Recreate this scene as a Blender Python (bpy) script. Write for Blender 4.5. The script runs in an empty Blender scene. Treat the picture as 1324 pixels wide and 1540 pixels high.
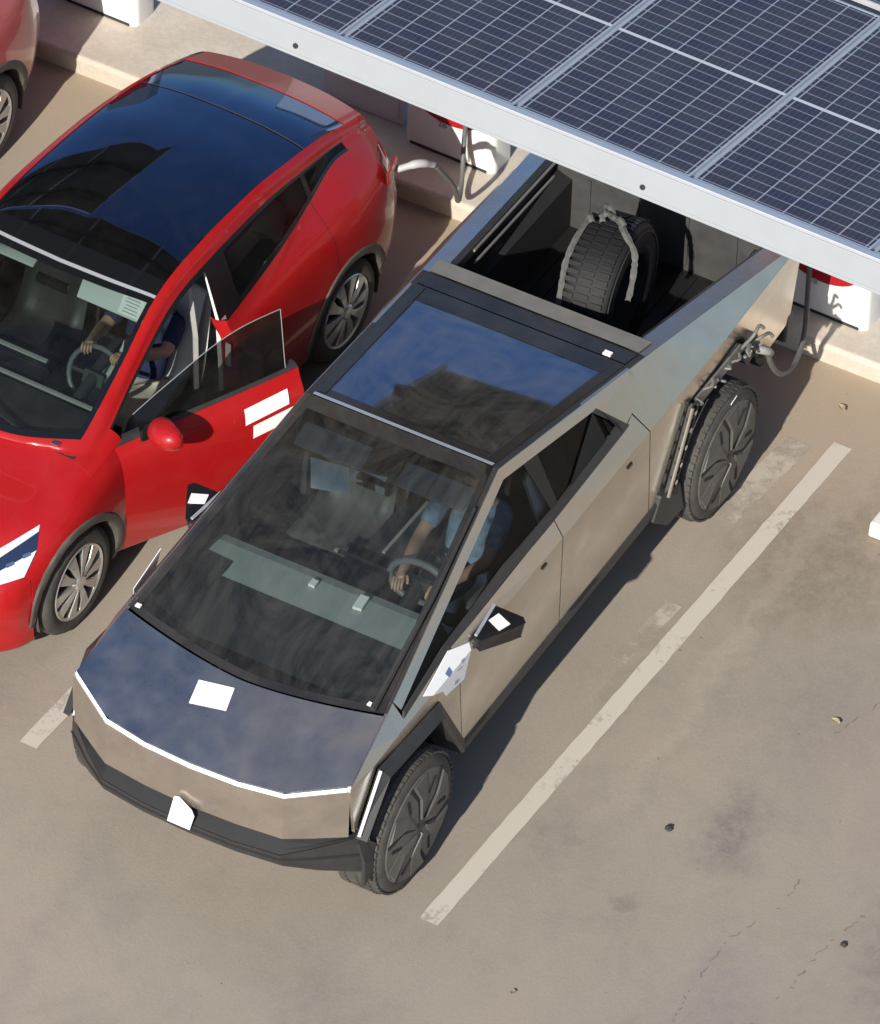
import bpy, bmesh, math, random
from mathutils import Vector, Matrix, Euler
from mathutils.bvhtree import BVHTree
random.seed(7)
SC = bpy.context.scene
COL = SC.collection
R = math.radians

# ------------------------------------------------------------------ materials
def nt(name):
    m = bpy.data.materials.new(name); m.use_nodes = True
    t = m.node_tree; b = t.nodes['Principled BSDF']
    return m, t, b
def mat(name, col, rough=.5, metal=0., noise=0., nscale=8., spec=.5, coat=0., bump=0., bscale=60., dirt=0., dirtcol=(.30,.25,.19), dscale=3., rnoise=0., ior=None, trans=0.):
    m, t, b = nt(name); N = t.nodes; L = t.links
    b.inputs['Base Color'].default_value = (*col, 1)
    b.inputs['Roughness'].default_value = rough
    b.inputs['Metallic'].default_value = metal
    b.inputs['Specular IOR Level'].default_value = spec
    if coat:
        b.inputs['Coat Weight'].default_value = coat; b.inputs['Coat Roughness'].default_value = .03
    if ior: b.inputs['IOR'].default_value = ior
    if trans: b.inputs['Transmission Weight'].default_value = trans
    tc = N.new('ShaderNodeTexCoord')
    src = None
    if noise:
        n = N.new('ShaderNodeTexNoise'); n.inputs['Scale'].default_value = nscale; n.inputs['Detail'].default_value = 6
        L.new(tc.outputs['Object'], n.inputs['Vector'])
        mx = N.new('ShaderNodeMix'); mx.data_type = 'RGBA'
        mx.inputs['A'].default_value = (*[c*(1-noise) for c in col], 1); mx.inputs['B'].default_value = (*[min(1, c*(1+noise)) for c in col], 1)
        L.new(n.outputs['Fac'], mx.inputs['Factor']); L.new(mx.outputs['Result'], b.inputs['Base Color']); src = mx.outputs['Result']
    if dirt:
        n = N.new('ShaderNodeTexNoise'); n.inputs['Scale'].default_value = dscale; n.inputs['Detail'].default_value = 9; n.inputs['Roughness'].default_value = .65; n.inputs['Distortion'].default_value = .6
        L.new(tc.outputs['Object'], n.inputs['Vector'])
        mr = N.new('ShaderNodeMapRange'); mr.inputs['From Min'].default_value = .38; mr.inputs['From Max'].default_value = .72; mr.inputs['To Max'].default_value = dirt; mr.inputs['To Min'].default_value = dirt*.25
        L.new(n.outputs['Fac'], mr.inputs['Value'])
        d = N.new('ShaderNodeBsdfDiffuse'); d.inputs['Color'].default_value = (*dirtcol, 1)
        ms = N.new('ShaderNodeMixShader'); out = N['Material Output']
        L.new(mr.outputs['Result'], ms.inputs['Fac']); L.new(b.outputs[0], ms.inputs[1]); L.new(d.outputs[0], ms.inputs[2]); L.new(ms.outputs[0], out.inputs['Surface'])
    if rnoise:
        n = N.new('ShaderNodeTexNoise'); n.inputs['Scale'].default_value = 5; n.inputs['Detail'].default_value = 8
        L.new(tc.outputs['Object'], n.inputs['Vector'])
        mr = N.new('ShaderNodeMapRange'); mr.inputs['From Min'].default_value = .3; mr.inputs['From Max'].default_value = .7
        mr.inputs['To Min'].default_value = rough; mr.inputs['To Max'].default_value = rough+rnoise
        L.new(n.outputs['Fac'], mr.inputs['Value']); L.new(mr.outputs['Result'], b.inputs['Roughness'])
    if bump:
        n = N.new('ShaderNodeTexNoise'); n.inputs['Scale'].default_value = bscale; n.inputs['Detail'].default_value = 5
        L.new(tc.outputs['Object'], n.inputs['Vector'])
        bp = N.new('ShaderNodeBump'); bp.inputs['Strength'].default_value = bump; bp.inputs['Distance'].default_value = .01
        L.new(n.outputs['Fac'], bp.inputs['Height']); L.new(bp.outputs['Normal'], b.inputs['Normal'])
    return m

def glass_mat(name, tint, refl_ior=1.5, dust=.06, dscale=3., dustcol=(.32,.30,.26), coat=(.95,.97,1), streak=0):
    """thin coated car glass: tinted see-through sheet + mirror-like coat + dust film"""
    m = bpy.data.materials.new(name); m.use_nodes = True; t = m.node_tree; N = t.nodes; L = t.links
    N.clear(); out = N.new('ShaderNodeOutputMaterial')
    tr = N.new('ShaderNodeBsdfTransparent'); tr.inputs['Color'].default_value = (*tint, 1)
    gl = N.new('ShaderNodeBsdfGlossy'); gl.inputs['Roughness'].default_value = .03; gl.inputs['Color'].default_value = (*coat, 1)
    fr = N.new('ShaderNodeFresnel'); fr.inputs['IOR'].default_value = refl_ior
    m1 = N.new('ShaderNodeMixShader'); L.new(fr.outputs[0], m1.inputs['Fac']); L.new(tr.outputs[0], m1.inputs[1]); L.new(gl.outputs[0], m1.inputs[2])
    d = N.new('ShaderNodeBsdfDiffuse'); d.inputs['Color'].default_value = (*dustcol, 1)
    tc = N.new('ShaderNodeTexCoord'); n = N.new('ShaderNodeTexNoise'); n.inputs['Scale'].default_value = dscale; n.inputs['Detail'].default_value = 10; n.inputs['Roughness'].default_value = .7; n.inputs['Distortion'].default_value = 1.0
    L.new(tc.outputs['Object'], n.inputs['Vector'])
    mr = N.new('ShaderNodeMapRange'); mr.inputs['From Min'].default_value = .35; mr.inputs['From Max'].default_value = .75; mr.inputs['To Min'].default_value = dust*.3; mr.inputs['To Max'].default_value = dust*1.8
    src = n.outputs['Fac']
    if streak:      # runs of dust down the glass and a few wiped smears
        mp = N.new('ShaderNodeMapping'); mp.inputs['Scale'].default_value = (.5, 9, .5); mp.inputs['Rotation'].default_value = (0,0,.10); L.new(tc.outputs['Object'], mp.inputs[0])
        n2 = N.new('ShaderNodeTexNoise'); n2.inputs['Scale'].default_value = 2.2; n2.inputs['Detail'].default_value = 8; n2.inputs['Roughness'].default_value = .65; L.new(mp.outputs[0], n2.inputs['Vector'])
        n3 = N.new('ShaderNodeTexNoise'); n3.inputs['Scale'].default_value = 1.6; n3.inputs['Detail'].default_value = 12; n3.inputs['Roughness'].default_value = .62; n3.inputs['Distortion'].default_value = 3.2; L.new(tc.outputs['Object'], n3.inputs['Vector'])
        ad = N.new('ShaderNodeMath'); ad.operation = 'MULTIPLY_ADD'; L.new(n2.outputs['Fac'], ad.inputs[0]); ad.inputs[1].default_value = streak; L.new(n3.outputs['Fac'], ad.inputs[2])
        ad2 = N.new('ShaderNodeMath'); ad2.operation = 'SUBTRACT'; L.new(ad.outputs[0], ad2.inputs[0]); ad2.inputs[1].default_value = streak*.5; src = ad2.outputs[0]
    L.new(src, mr.inputs['Value'])
    m2 = N.new('ShaderNodeMixShader'); L.new(mr.outputs[0], m2.inputs['Fac']); L.new(m1.outputs[0], m2.inputs[1]); L.new(d.outputs[0], m2.inputs[2])
    L.new(m2.outputs[0], out.inputs['Surface'])
    return m

M = {}
M['steel'] = mat('brushed_stainless_steel', (.67,.625,.565), rough=.16, metal=1., rnoise=.12, dirt=.20, dscale=2.2, bump=.03, bscale=2.2, dirtcol=(.33,.27,.21))
M['steel_dusty'] = mat('dusty_stainless_steel', (.67,.63,.575), rough=.18, metal=1., rnoise=.16, dirt=.32, dscale=2.6, dirtcol=(.33,.27,.21))
M['steel_hood'] = mat('smeared_stainless_steel', (.60,.60,.61), rough=.20, metal=1., rnoise=.20, dirt=.26, dscale=2.0, bump=.03, bscale=2.0, dirtcol=(.15,.135,.125))
hm = M['steel_hood'].node_tree; mr_ = [n for n in hm.nodes if n.type == 'MAP_RANGE'][0]; tn_ = mr_.inputs['Value'].links[0].from_node; sx_ = hm.nodes.new('ShaderNodeSeparateXYZ'); hm.links.new(tn_.inputs['Vector'].links[0].from_socket, sx_.inputs[0]); ad_ = hm.nodes.new('ShaderNodeMath'); ad_.operation = 'MULTIPLY_ADD'; ad_.inputs[1].default_value = .26; hm.links.new(sx_.outputs['Y'], ad_.inputs[0]); hm.links.new(tn_.outputs['Fac'], ad_.inputs[2]); hm.links.new(ad_.outputs[0], mr_.inputs['Value']); mr_.inputs['From Min'].default_value = .32; mr_.inputs['From Max'].default_value = .82; mr_.inputs['To Max'].default_value = .62; mr_.inputs['To Min'].default_value = .05; tn_.inputs['Scale'].default_value = 1.7
M['header_grey'] = mat('weathered_grey_header', (.20,.20,.195), rough=.6, noise=.35, nscale=7, dirt=.3)
M['black_plastic'] = mat('black_textured_plastic', (.022,.023,.025), rough=.5, noise=.3, nscale=12, bump=.1, bscale=300, dirt=.08)
M['black_gloss'] = mat('gloss_black_trim', (.012,.012,.013), rough=.18)
M['black_matte'] = mat('black_matte_lining', (.012,.012,.013), rough=.8, noise=.3)
M['rubber'] = mat('tyre_rubber', (.035,.034,.033), rough=.75, noise=.3, nscale=20, dirt=.35, dirtcol=(.20,.18,.15), dscale=9)
M['cover'] = mat('dark_wheel_cover_plastic', (.075,.072,.068), rough=.42, noise=.2, nscale=20, dirt=.3, dirtcol=(.22,.19,.16), dscale=6)
M['alloy'] = mat('silver_alloy', (.62,.62,.61), rough=.32, metal=.75, noise=.12, nscale=15, dirt=.2)
M['dark_metal'] = mat('dark_brake_metal', (.06,.06,.06), rough=.5, metal=.6)
M['light_white'] = mat('white_light_lens', (.85,.87,.9), rough=.15, coat=.5)
M['paper'] = mat('white_paper', (.86,.86,.85), rough=.7, noise=.04, nscale=40)
M['ink'] = mat('blue_grey_ink', (.12,.16,.32), rough=.8)
M['ink_grey'] = mat('grey_ink', (.35,.36,.38), rough=.8)
M['red'] = mat('red_car_paint', (.36,.005,.007), rough=.34, coat=.55, spec=.25, noise=.08, nscale=2, dirt=.035, dirtcol=(.40,.30,.25), dscale=4)
M['red_faded'] = mat('dusty_red_car_paint', (.42,.035,.04), rough=.35, coat=.8, dirt=.25, dirtcol=(.42,.30,.26), noise=.06)
M['door_glass'] = glass_mat('tinted_door_glass', (.34,.35,.35), 1.4, .02, 4)
M['seat_plug'] = mat('light_grey_plug_handle', (.45,.45,.44), rough=.45, noise=.1)
M['wheel_grey'] = mat('grey_steering_wheel_rim', (.13,.135,.145), rough=.4)
M['seat_dark'] = mat('black_seat_vinyl', (.022,.022,.024), rough=.5, noise=.1)
M['arch'] = mat('dark_grey_arch_cladding', (.05,.048,.045), rough=.6, noise=.2, dirt=.25)
M['ws'] = glass_mat('truck_windscreen_glass', (.66,.75,.73), 1.5, .065, 2.2, streak=.45)
M['side_glass'] = glass_mat('side_window_glass', (.66,.70,.69), 1.22, .012, 4)
M['privacy'] = glass_mat('dark_privacy_glass', (.20,.21,.22), 1.28, .012, 4)
M['ws2'] = glass_mat('car_windscreen_glass', (.50,.58,.56), 1.45, .02, 3)
M['roof_glass'] = glass_mat('coated_truck_roof_glass', (.02,.022,.028), 4.2, .13, 3, coat=(.52,.70,1.0), streak=.35)
M['roof_glass2'] = glass_mat('coated_car_roof_glass', (.008,.009,.012), 2.6, .015, 4, coat=(.42,.62,1.0))
M['frit'] = mat('black_glass_border', (.014,.015,.018), rough=.10, dirt=.12)
M['frit_clean'] = mat('clean_black_glass_border', (.008,.009,.011), rough=.06)
M['dash'] = mat('dark_dashboard', (.035,.037,.04), rough=.6, noise=.2)
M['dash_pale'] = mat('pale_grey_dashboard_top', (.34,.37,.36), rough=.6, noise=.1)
M['seat_white'] = mat('white_seat_vinyl', (.74,.73,.70), rough=.5, noise=.04)
M['seat_grey'] = mat('dark_grey_seat_vinyl', (.085,.082,.082), rough=.5, noise=.08)
M['trim_grey'] = mat('grey_pillar_trim', (.36,.35,.34), rough=.6, noise=.1)
M['trim_dark'] = mat('dark_brown_carpet', (.025,.020,.020), rough=.9, noise=.3, nscale=30)
M['headliner'] = mat('pale_headliner', (.62,.64,.62), rough=.8)
M['skin'] = mat('skin', (.46,.27,.19), rough=.5, noise=.06, nscale=12)
M['navy'] = mat('navy_cloth', (.018,.026,.075), rough=.85, noise=.25, nscale=25)
M['khaki'] = mat('pale_khaki_cloth', (.55,.50,.40), rough=.85, noise=.12, nscale=25)
M['denim'] = mat('dark_denim_cloth', (.03,.04,.07), rough=.85, noise=.25, nscale=40)
M['hair'] = mat('dark_brown_hair', (.025,.016,.012), rough=.6, noise=.4, nscale=60)
M['alu'] = mat('white_coated_aluminium', (.33,.355,.375), rough=.45, noise=.05, nscale=5, dirt=.10, dscale=4)
M['alu_bare'] = mat('bare_aluminium_frame', (.62,.65,.69), rough=.38, metal=.55, noise=.08)
M['galv'] = mat('galvanised_steel', (.45,.46,.47), rough=.5, metal=.6, noise=.2, nscale=12)
M['charger_white'] = mat('white_charger_casing', (.80,.80,.78), rough=.35, noise=.04, nscale=6, dirt=.08)
M['charger_red'] = mat('red_charger_inset', (.36,.012,.018), rough=.35)
M['cable'] = mat('grey_cable_rubber', (.11,.115,.115), rough=.55, noise=.2, nscale=30, dirt=.3)
M['cable_pale'] = mat('pale_grey_strap', (.085,.085,.08), rough=.8, noise=.7, nscale=38)
M['bed'] = mat('black_bed_liner', (.006,.006,.007), rough=.65, noise=.3, bump=.2, bscale=120)
M['bed_grey'] = mat('worn_grey_tailgate_liner', (.045,.045,.044), rough=.6, noise=.5, nscale=9, dirt=.07, dirtcol=(.25,.24,.23), dscale=7)
M['screen'] = mat('dark_touchscreen', (.01,.012,.016), rough=.1)
M['chrome'] = mat('polished_bright_metal', (.75,.75,.75), rough=.12, metal=1.)
M['tail_red'] = mat('dark_red_tail_lens', (.20,.006,.008), rough=.12, coat=.6)
M['lens'] = mat('clear_headlight_lens', (.58,.62,.68), rough=.08, coat=1.)
M['lens_dark'] = mat('dark_headlight_reflector', (.03,.045,.10), rough=.1, coat=.6, metal=.4)
M['leaf'] = mat('dry_leaf', (.40,.33,.22), rough=.9, noise=.3)
M['stone'] = mat('dark_gravel_stone', (.045,.038,.032), rough=.9, noise=.4, nscale=40)

def wood_concrete(name, c1, c2, sc, bumpv):
    m, t, b = nt(name); N = t.nodes; L = t.links; tc = N.new('ShaderNodeTexCoord')
    n = N.new('ShaderNodeTexNoise'); n.inputs['Scale'].default_value = sc; n.inputs['Detail'].default_value = 9; n.inputs['Roughness'].default_value = .7
    n2 = N.new('ShaderNodeTexNoise'); n2.inputs['Scale'].default_value = sc*14; n2.inputs['Detail'].default_value = 4
    L.new(tc.outputs['Object'], n.inputs['Vector']); L.new(tc.outputs['Object'], n2.inputs['Vector'])
    ad = N.new('ShaderNodeMath'); ad.operation = 'MULTIPLY_ADD'; ad.inputs[1].default_value = .35; L.new(n2.outputs['Fac'], ad.inputs[0]); L.new(n.outputs['Fac'], ad.inputs[2])
    cr = N.new('ShaderNodeValToRGB'); cr.color_ramp.elements[0].position = .45; cr.color_ramp.elements[0].color = (*c1, 1); cr.color_ramp.elements[1].position = .9; cr.color_ramp.elements[1].color = (*c2, 1)
    L.new(ad.outputs[0], cr.inputs[0]); L.new(cr.outputs[0], b.inputs['Base Color']); b.inputs['Roughness'].default_value = .9
    bp = N.new('ShaderNodeBump'); bp.inputs['Strength'].default_value = bumpv; bp.inputs['Distance'].default_value = .01; L.new(n2.outputs['Fac'], bp.inputs['Height']); L.new(bp.outputs[0], b.inputs['Normal'])
    return m
M['concrete'] = wood_concrete('pale_concrete', (.47,.41,.335), (.62,.56,.48), 2.2, .25)
M['concrete_white'] = wood_concrete('white_painted_concrete', (.62,.58,.52), (.78,.75,.70), 3, .2)

# ------------------------------------------------------------------ mesh helpers
class MB:
    def __init__(s): s.v = []; s.f = []
    def poly(s, pts):
        i = len(s.v); s.v += [tuple(p) for p in pts]; s.f.append(tuple(range(i, i+len(pts)))); return s
    def grid(s, rows):
        i = len(s.v); n = len(rows[0])
        for r in rows: s.v += [tuple(p) for p in r]
        for a in range(len(rows)-1):
            for b in range(n-1): s.f.append((i+a*n+b, i+a*n+b+1, i+(a+1)*n+b+1, i+(a+1)*n+b))
        return s
    def box(s, c, d, rot=None):
        i = len(s.v); M3 = rot.to_matrix() if isinstance(rot, Euler) else (rot or Matrix.Identity(3))
        for x in (-.5, .5):
            for y in (-.5, .5):
                for z in (-.5, .5): s.v.append(tuple(Vector(c)+M3 @ Vector((x*d[0], y*d[1], z*d[2]))))
        for f in ((0,1,3,2),(4,6,7,5),(0,4,5,1),(2,3,7,6),(0,2,6,4),(1,5,7,3)): s.f.append(tuple(i+k for k in f))
        return s
    def prism(s, poly, d):
        """poly: list of 3D points, d: extrusion vector"""
        i = len(s.v); n = len(poly); d = Vector(d)
        s.v += [tuple(p) for p in poly]+[tuple(Vector(p)+d) for p in poly]
        s.f.append(tuple(range(i, i+n))); s.f.append(tuple(range(i+2*n-1, i+n-1, -1)))
        for k in range(n): s.f.append((i+k, i+n+k, i+n+(k+1) % n, i+(k+1) % n))
        return s
    def tube(s, path, r, n=8, cap=True):
        path = [Vector(p) for p in path]; rs = r if isinstance(r, (list, tuple)) else [r]*len(path); rings = []
        up = Vector((0, 0, 1)); prev = None
        for k, p in enumerate(path):
            t = (path[min(k+1, len(path)-1)]-path[max(k-1, 0)]).normalized()
            a = t.cross(up if abs(t.z) < .95 else Vector((1, 0, 0))).normalized() if prev is None else (prev-t*prev.dot(t)).normalized()
            prev = a; b = t.cross(a)
            rings.append([p+(a*math.cos(q*2*math.pi/n)+b*math.sin(q*2*math.pi/n))*rs[k] for q in range(n)])
        i = len(s.v)
        for rg in rings: s.v += [tuple(p) for p in rg]
        for k in range(len(path)-1):
            for q in range(n): s.f.append((i+k*n+q, i+k*n+(q+1) % n, i+(k+1)*n+(q+1) % n, i+(k+1)*n+q))
        if cap: s.f.append(tuple(i+q for q in range(n))[::-1]); s.f.append(tuple(i+(len(path)-1)*n+q for q in range(n)))
        return s
    def lathe(s, prof, c=(0,0,0), n=48, a0=0, a1=2*math.pi):
        """prof: (radius, y) pairs, axis Y"""
        i = len(s.v); m = len(prof); full = abs(a1-a0-2*math.pi) < 1e-6; cnt = n if full else n+1
        for k in range(cnt):
            a = a0+(a1-a0)*k/n
            for r, y in prof: s.v.append((c[0]+r*math.cos(a), c[1]+y, c[2]+r*math.sin(a)))
        for k in range(n):
            k2 = (k+1) % cnt
            for j in range(m-1): s.f.append((i+k*m+j, i+k2*m+j, i+k2*m+j+1, i+k*m+j+1))
        return s
    def build(s, name, m, parent=None, smooth=False, bevel=0., solid=0., sub=0, merge=False, angle=None, loc=None):
        me = bpy.data.meshes.new(name); me.from_pydata(s.v, [], s.f)
        bm = bmesh.new(); bm.from_mesh(me)
        if merge: bmesh.ops.remove_doubles(bm, verts=bm.verts, dist=merge if isinstance(merge, float) else 1e-5)
        bmesh.ops.recalc_face_normals(bm, faces=bm.faces)
        bm.to_mesh(me); bm.free()
        if smooth:
            for p in me.polygons: p.use_smooth = True
        o = bpy.data.objects.new(name, me); COL.objects.link(o)
        if m is not None: me.materials.append(m if not isinstance(m, str) else M[m])
        if loc: o.location = loc
        if parent: o.parent = parent
        if sub:
            q = o.modifiers.new('sub', 'SUBSURF'); q.levels = sub; q.render_levels = sub
        if solid:
            q = o.modifiers.new('solid', 'SOLIDIFY'); q.thickness = solid; q.offset = 0
        if bevel:
            q = o.modifiers.new('bevel', 'BEVEL'); q.width = bevel; q.segments = 2; q.limit_method = 'ANGLE'; q.angle_limit = R(35)
        if smooth and solid and not angle: angle = 40
        if angle and smooth:
            q = o.modifiers.new('split', 'EDGE_SPLIT'); q.split_angle = R(angle)
        return o
def empty(name, loc=(0,0,0), rz=0):
    o = bpy.data.objects.new(name, None); COL.objects.link(o); o.location = loc; o.rotation_euler = (0, 0, rz); o.empty_display_size = .2
    return o
def tag(o, label=None, cat=None, group=None, kind=None):
    if label: o['label'] = label
    if cat: o['category'] = cat
    if group: o['group'] = group
    if kind: o['kind'] = kind
    return o
def copy_tree(o, parent=None):
    c = o.copy(); COL.objects.link(c)
    if parent: c.parent = parent
    for ch in list(o.children): copy_tree(ch, c)
    return c
def lerp(a, b, t): return a+(b-a)*t
def tab(x, T):
    """piecewise-linear table lookup; T sorted by first column descending or ascending"""
    T = sorted(T)
    if x <= T[0][0]: return T[0][1:]
    for a, b in zip(T, T[1:]):
        if x <= b[0]:
            t = (x-a[0])/(b[0]-a[0]); return tuple(lerp(p, q, t) for p, q in zip(a[1:], b[1:]))
    return T[-1][1:]
def cr(p0, p1, p2, p3, t):
    return .5*((2*p1)+(p2-p0)*t+(2*p0-5*p1+4*p2-p3)*t*t+(3*p1-p0-3*p2+p3)*t*t*t)
def crspline(pts, n):
    P = [Vector(p) for p in pts]; out = []
    for i in range(len(P)-1):
        p0 = P[i-1] if i else P[0]*2-P[1]; p3 = P[i+2] if i+2 < len(P) else P[-1]*2-P[-2]
        for k in range(n): out.append(cr(p0, P[i], P[i+1], p3, k/n))
    out.append(P[-1]); return out
def catnet(net, nu, nv):
    rows = [crspline(r, nv) for r in net]
    cols = [crspline([r[j] for r in rows], nu) for j in range(len(rows[0]))]
    return [[cols[j][i] for j in range(len(cols))] for i in range(len(cols[0]))]
def decal(bvh, poly, direction, off=.004, n=10):
    """cover-like patch: quad (4 corners) grid projected along direction on to a surface"""
    mb = MB(); a, b, c, d = [Vector(p) for p in poly]; D = Vector(direction).normalized(); rows = []
    for i in range(n+1):
        r = []
        for j in range(n+1):
            u, v = i/n, j/n
            p = a*(1-u)*(1-v)+b*u*(1-v)+c*u*v+d*(1-u)*v
            h = bvh.ray_cast(p-D*1.0, D, 3.0)
            r.append((h[0]-D*off) if h[0] is not None else p)
        rows.append(r)
    return mb.grid(rows)
def text_mesh(name, s, size, m, parent, mtx, depth=.002):
    cu = bpy.data.curves.new(name, 'FONT'); cu.body = s; cu.size = size; cu.extrude = depth; cu.align_x = 'CENTER'; cu.align_y = 'CENTER'
    tmp = bpy.data.objects.new('tmp_text', cu); COL.objects.link(tmp)
    dg = bpy.context.evaluated_depsgraph_get(); me = bpy.data.meshes.new_from_object(tmp.evaluated_get(dg)); bpy.data.objects.remove(tmp); bpy.data.curves.remove(cu)
    me.name = name; me.transform(mtx); me.materials.clear(); me.materials.append(M[m])
    o = bpy.data.objects.new(name, me); COL.objects.link(o); o.parent = parent; return o
SKIP_PANELS = set()
ROW1 = list(range(-2, 4))+list(range(-11, -4))
# ------------------------------------------------------------------ camera, light, sky
cam = bpy.data.cameras.new('camera'); co = bpy.data.objects.new('camera', cam); COL.objects.link(co); SC.camera = co
CP = Vector((25.90164567, 14.33213336, 27.5656143)); yaw, pit, rol = R(208.81780151), R(-41.99607274), R(-1.82537573)
f = Vector((math.cos(pit)*math.cos(yaw), math.cos(pit)*math.sin(yaw), math.sin(pit)))
r0 = f.cross(Vector((0,0,1))).normalized(); d0 = f.cross(r0)
r1 = r0*math.cos(rol)+d0*math.sin(rol); d1 = d0*math.cos(rol)-r0*math.sin(rol)
co.matrix_world = Matrix(((r1.x, -d1.x, -f.x, CP.x), (r1.y, -d1.y, -f.y, CP.y), (r1.z, -d1.z, -f.z, CP.z), (0,0,0,1)))
cam.sensor_fit = 'HORIZONTAL'; cam.sensor_width = 36; cam.lens = 10443.762/1324*36; cam.clip_end = 3000; cam.clip_start = 1

SUN_EL = R(31); SUN_AZ = R(7); SUNV = Vector((math.cos(SUN_EL)*math.cos(SUN_AZ), math.cos(SUN_EL)*math.sin(SUN_AZ), math.sin(SUN_EL)))   # towards the sun
sl = bpy.data.lights.new('sun', 'SUN'); sl.energy = 5.0; sl.angle = R(.53); sl.color = (1, .945, .86)
so = bpy.data.objects.new('sun', sl); COL.objects.link(so); so.rotation_euler = SUNV.to_track_quat('Z', 'Y').to_euler(); so.location = SUNV*60
w = bpy.data.worlds.new('World'); SC.world = w; w.use_nodes = True
sk = w.node_tree.nodes.new('ShaderNodeTexSky'); sk.sky_type = 'NISHITA'; sk.sun_disc = False; sk.sun_elevation = SUN_EL; sk.sun_rotation = R(90)-SUN_AZ; sk.air_density = 1.0; sk.dust_density = 1.0; sk.ozone_density = 4.0
bg = w.node_tree.nodes['Background']; bg.inputs['Strength'].default_value = .10
w.node_tree.links.new(sk.outputs[0], bg.inputs['Color'])
SC.view_settings.view_transform = 'Standard'; SC.view_settings.look = 'None'; SC.view_settings.exposure = .27; SC.view_settings.gamma = 1

# ------------------------------------------------------------------ ground
def ground_material():
    m, t, b = nt('dusty_paving'); N = t.nodes; L = t.links
    tc = N.new('ShaderNodeTexCoord'); P = tc.outputs['Object']
    def noise(sc, det=6, ro=.6, dist=0, vec=P):
        n = N.new('ShaderNodeTexNoise'); n.inputs['Scale'].default_value = sc; n.inputs['Detail'].default_value = det; n.inputs['Roughness'].default_value = ro; n.inputs['Distortion'].default_value = dist
        L.new(vec, n.inputs['Vector']); return n.outputs['Fac']
    def rng(v, a, b_, c=0, d=1):
        n = N.new('ShaderNodeMapRange'); n.inputs[1].default_value = a; n.inputs[2].default_value = b_; n.inputs[3].default_value = c; n.inputs[4].default_value = d; L.new(v, n.inputs[0]); return n.outputs[0]
    def mix(fac, a, b_):
        n = N.new('ShaderNodeMix'); n.data_type = 'RGBA'
        for s, k in ((fac, 'Factor'), (a, 'A'), (b_, 'B')):
            if isinstance(s, tuple): n.inputs[k].default_value = (*s, 1)
            elif isinstance(s, float): n.inputs[k].default_value = s
            else: L.new(s, n.inputs[k])
        return n.outputs['Result']
    def math_(op, a, b_=None):
        n = N.new('ShaderNodeMath'); n.operation = op
        for i, s in enumerate((a, b_)):
            if s is None: continue
            if isinstance(s, (int, float)): n.inputs[i].default_value = s
            else: L.new(s, n.inputs[i])
        return n.outputs[0]
    warp = N.new('ShaderNodeTexNoise'); warp.inputs['Scale'].default_value = 2.6; warp.inputs['Detail'].default_value = 7; warp.inputs['Roughness'].default_value = .68; L.new(P, warp.inputs['Vector'])
    vm = N.new('ShaderNodeVectorMath'); vm.operation = 'SUBTRACT'; L.new(warp.outputs['Color'], vm.inputs[0]); vm.inputs[1].default_value = (.5,.5,.5)
    vs = N.new('ShaderNodeVectorMath'); vs.operation = 'SCALE'; vs.inputs['Scale'].default_value = .7; L.new(vm.outputs[0], vs.inputs[0])
    va = N.new('ShaderNodeVectorMath'); L.new(P, va.inputs[0]); L.new(vs.outputs[0], va.inputs[1]); W = va.outputs[0]
    col = mix(rng(noise(.42, 5, .6), .36, .64), (.290,.254,.207), (.350,.297,.240))
    col = mix(math_('MULTIPLY', rng(noise(1.3, 6, .6, .5), .5, .72), .45), col, (.30,.262,.206))
    col = mix(math_('MULTIPLY', rng(noise(.8, 4, .55, .4), .52, .70), .42), col, (.365,.287,.245))
    col = mix(math_('MULTIPLY', rng(noise(2.2, 9, .72, .8), .50, .75), .40), col, (.215,.190,.165))
    # pale, drifted dust by the kerb end of the bays
    sx = N.new('ShaderNodeSeparateXYZ'); L.new(W, sx.inputs[0])
    col = mix(math_('MULTIPLY', rng(sx.outputs['X'], -1.6, -3.0), .75), col, (.40,.315,.225))
    def blob(x, y, rx, ry, ang, c, amt, soft=1.0):
        nonlocal col
        mp = N.new('ShaderNodeMapping'); mp.vector_type = 'TEXTURE'; mp.inputs['Location'].default_value = (x, y, 0); mp.inputs['Rotation'].default_value = (0,0,R(ang)); mp.inputs['Scale'].default_value = (rx, ry, 1); L.new(W, mp.inputs[0])
        ln = N.new('ShaderNodeVectorMath'); ln.operation = 'LENGTH'; L.new(mp.outputs[0], ln.inputs[0])
        fac = rng(ln.outputs['Value'], 1.0+soft*.5, .25)
        fac = math_('MULTIPLY', fac, rng(noise(9, 6, .7), .25, .62)); fac = math_('MULTIPLY', fac, amt)
        col = mix(fac, col, c)
    for B in STAINS: blob(*B)
    # grit and fine grain
    g = noise(140, 3, .6); g2 = noise(38, 5, .7)
    col = mix(math_('MULTIPLY', rng(g, .54, .70), .26), col, (.17,.15,.13)); col = mix(math_('MULTIPLY', rng(g2, .5, .75), .40), col, (.37,.32,.26))
    vo = N.new('ShaderNodeTexVoronoi'); vo.inputs['Scale'].default_value = 5.5; L.new(P, vo.inputs['Vector'])
    col = mix(math_('MULTIPLY', rng(vo.outputs['Distance'], .055, .03), math_('MULTIPLY', rng(noise(1.7, 2), .5, .62), .7)), col, (.12,.10,.085))
    L.new(col, b.inputs['Base Color']); b.inputs['Roughness'].default_value = .92; b.inputs['Specular IOR Level'].default_value = .25
    bp = N.new('ShaderNodeBump'); bp.inputs['Strength'].default_value = .22; bp.inputs['Distance'].default_value = .01
    L.new(math_('ADD', g, math_('MULTIPLY', g2, 1.2)), bp.inputs['Height']); L.new(bp.outputs[0], b.inputs['Normal'])
    return m
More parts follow.
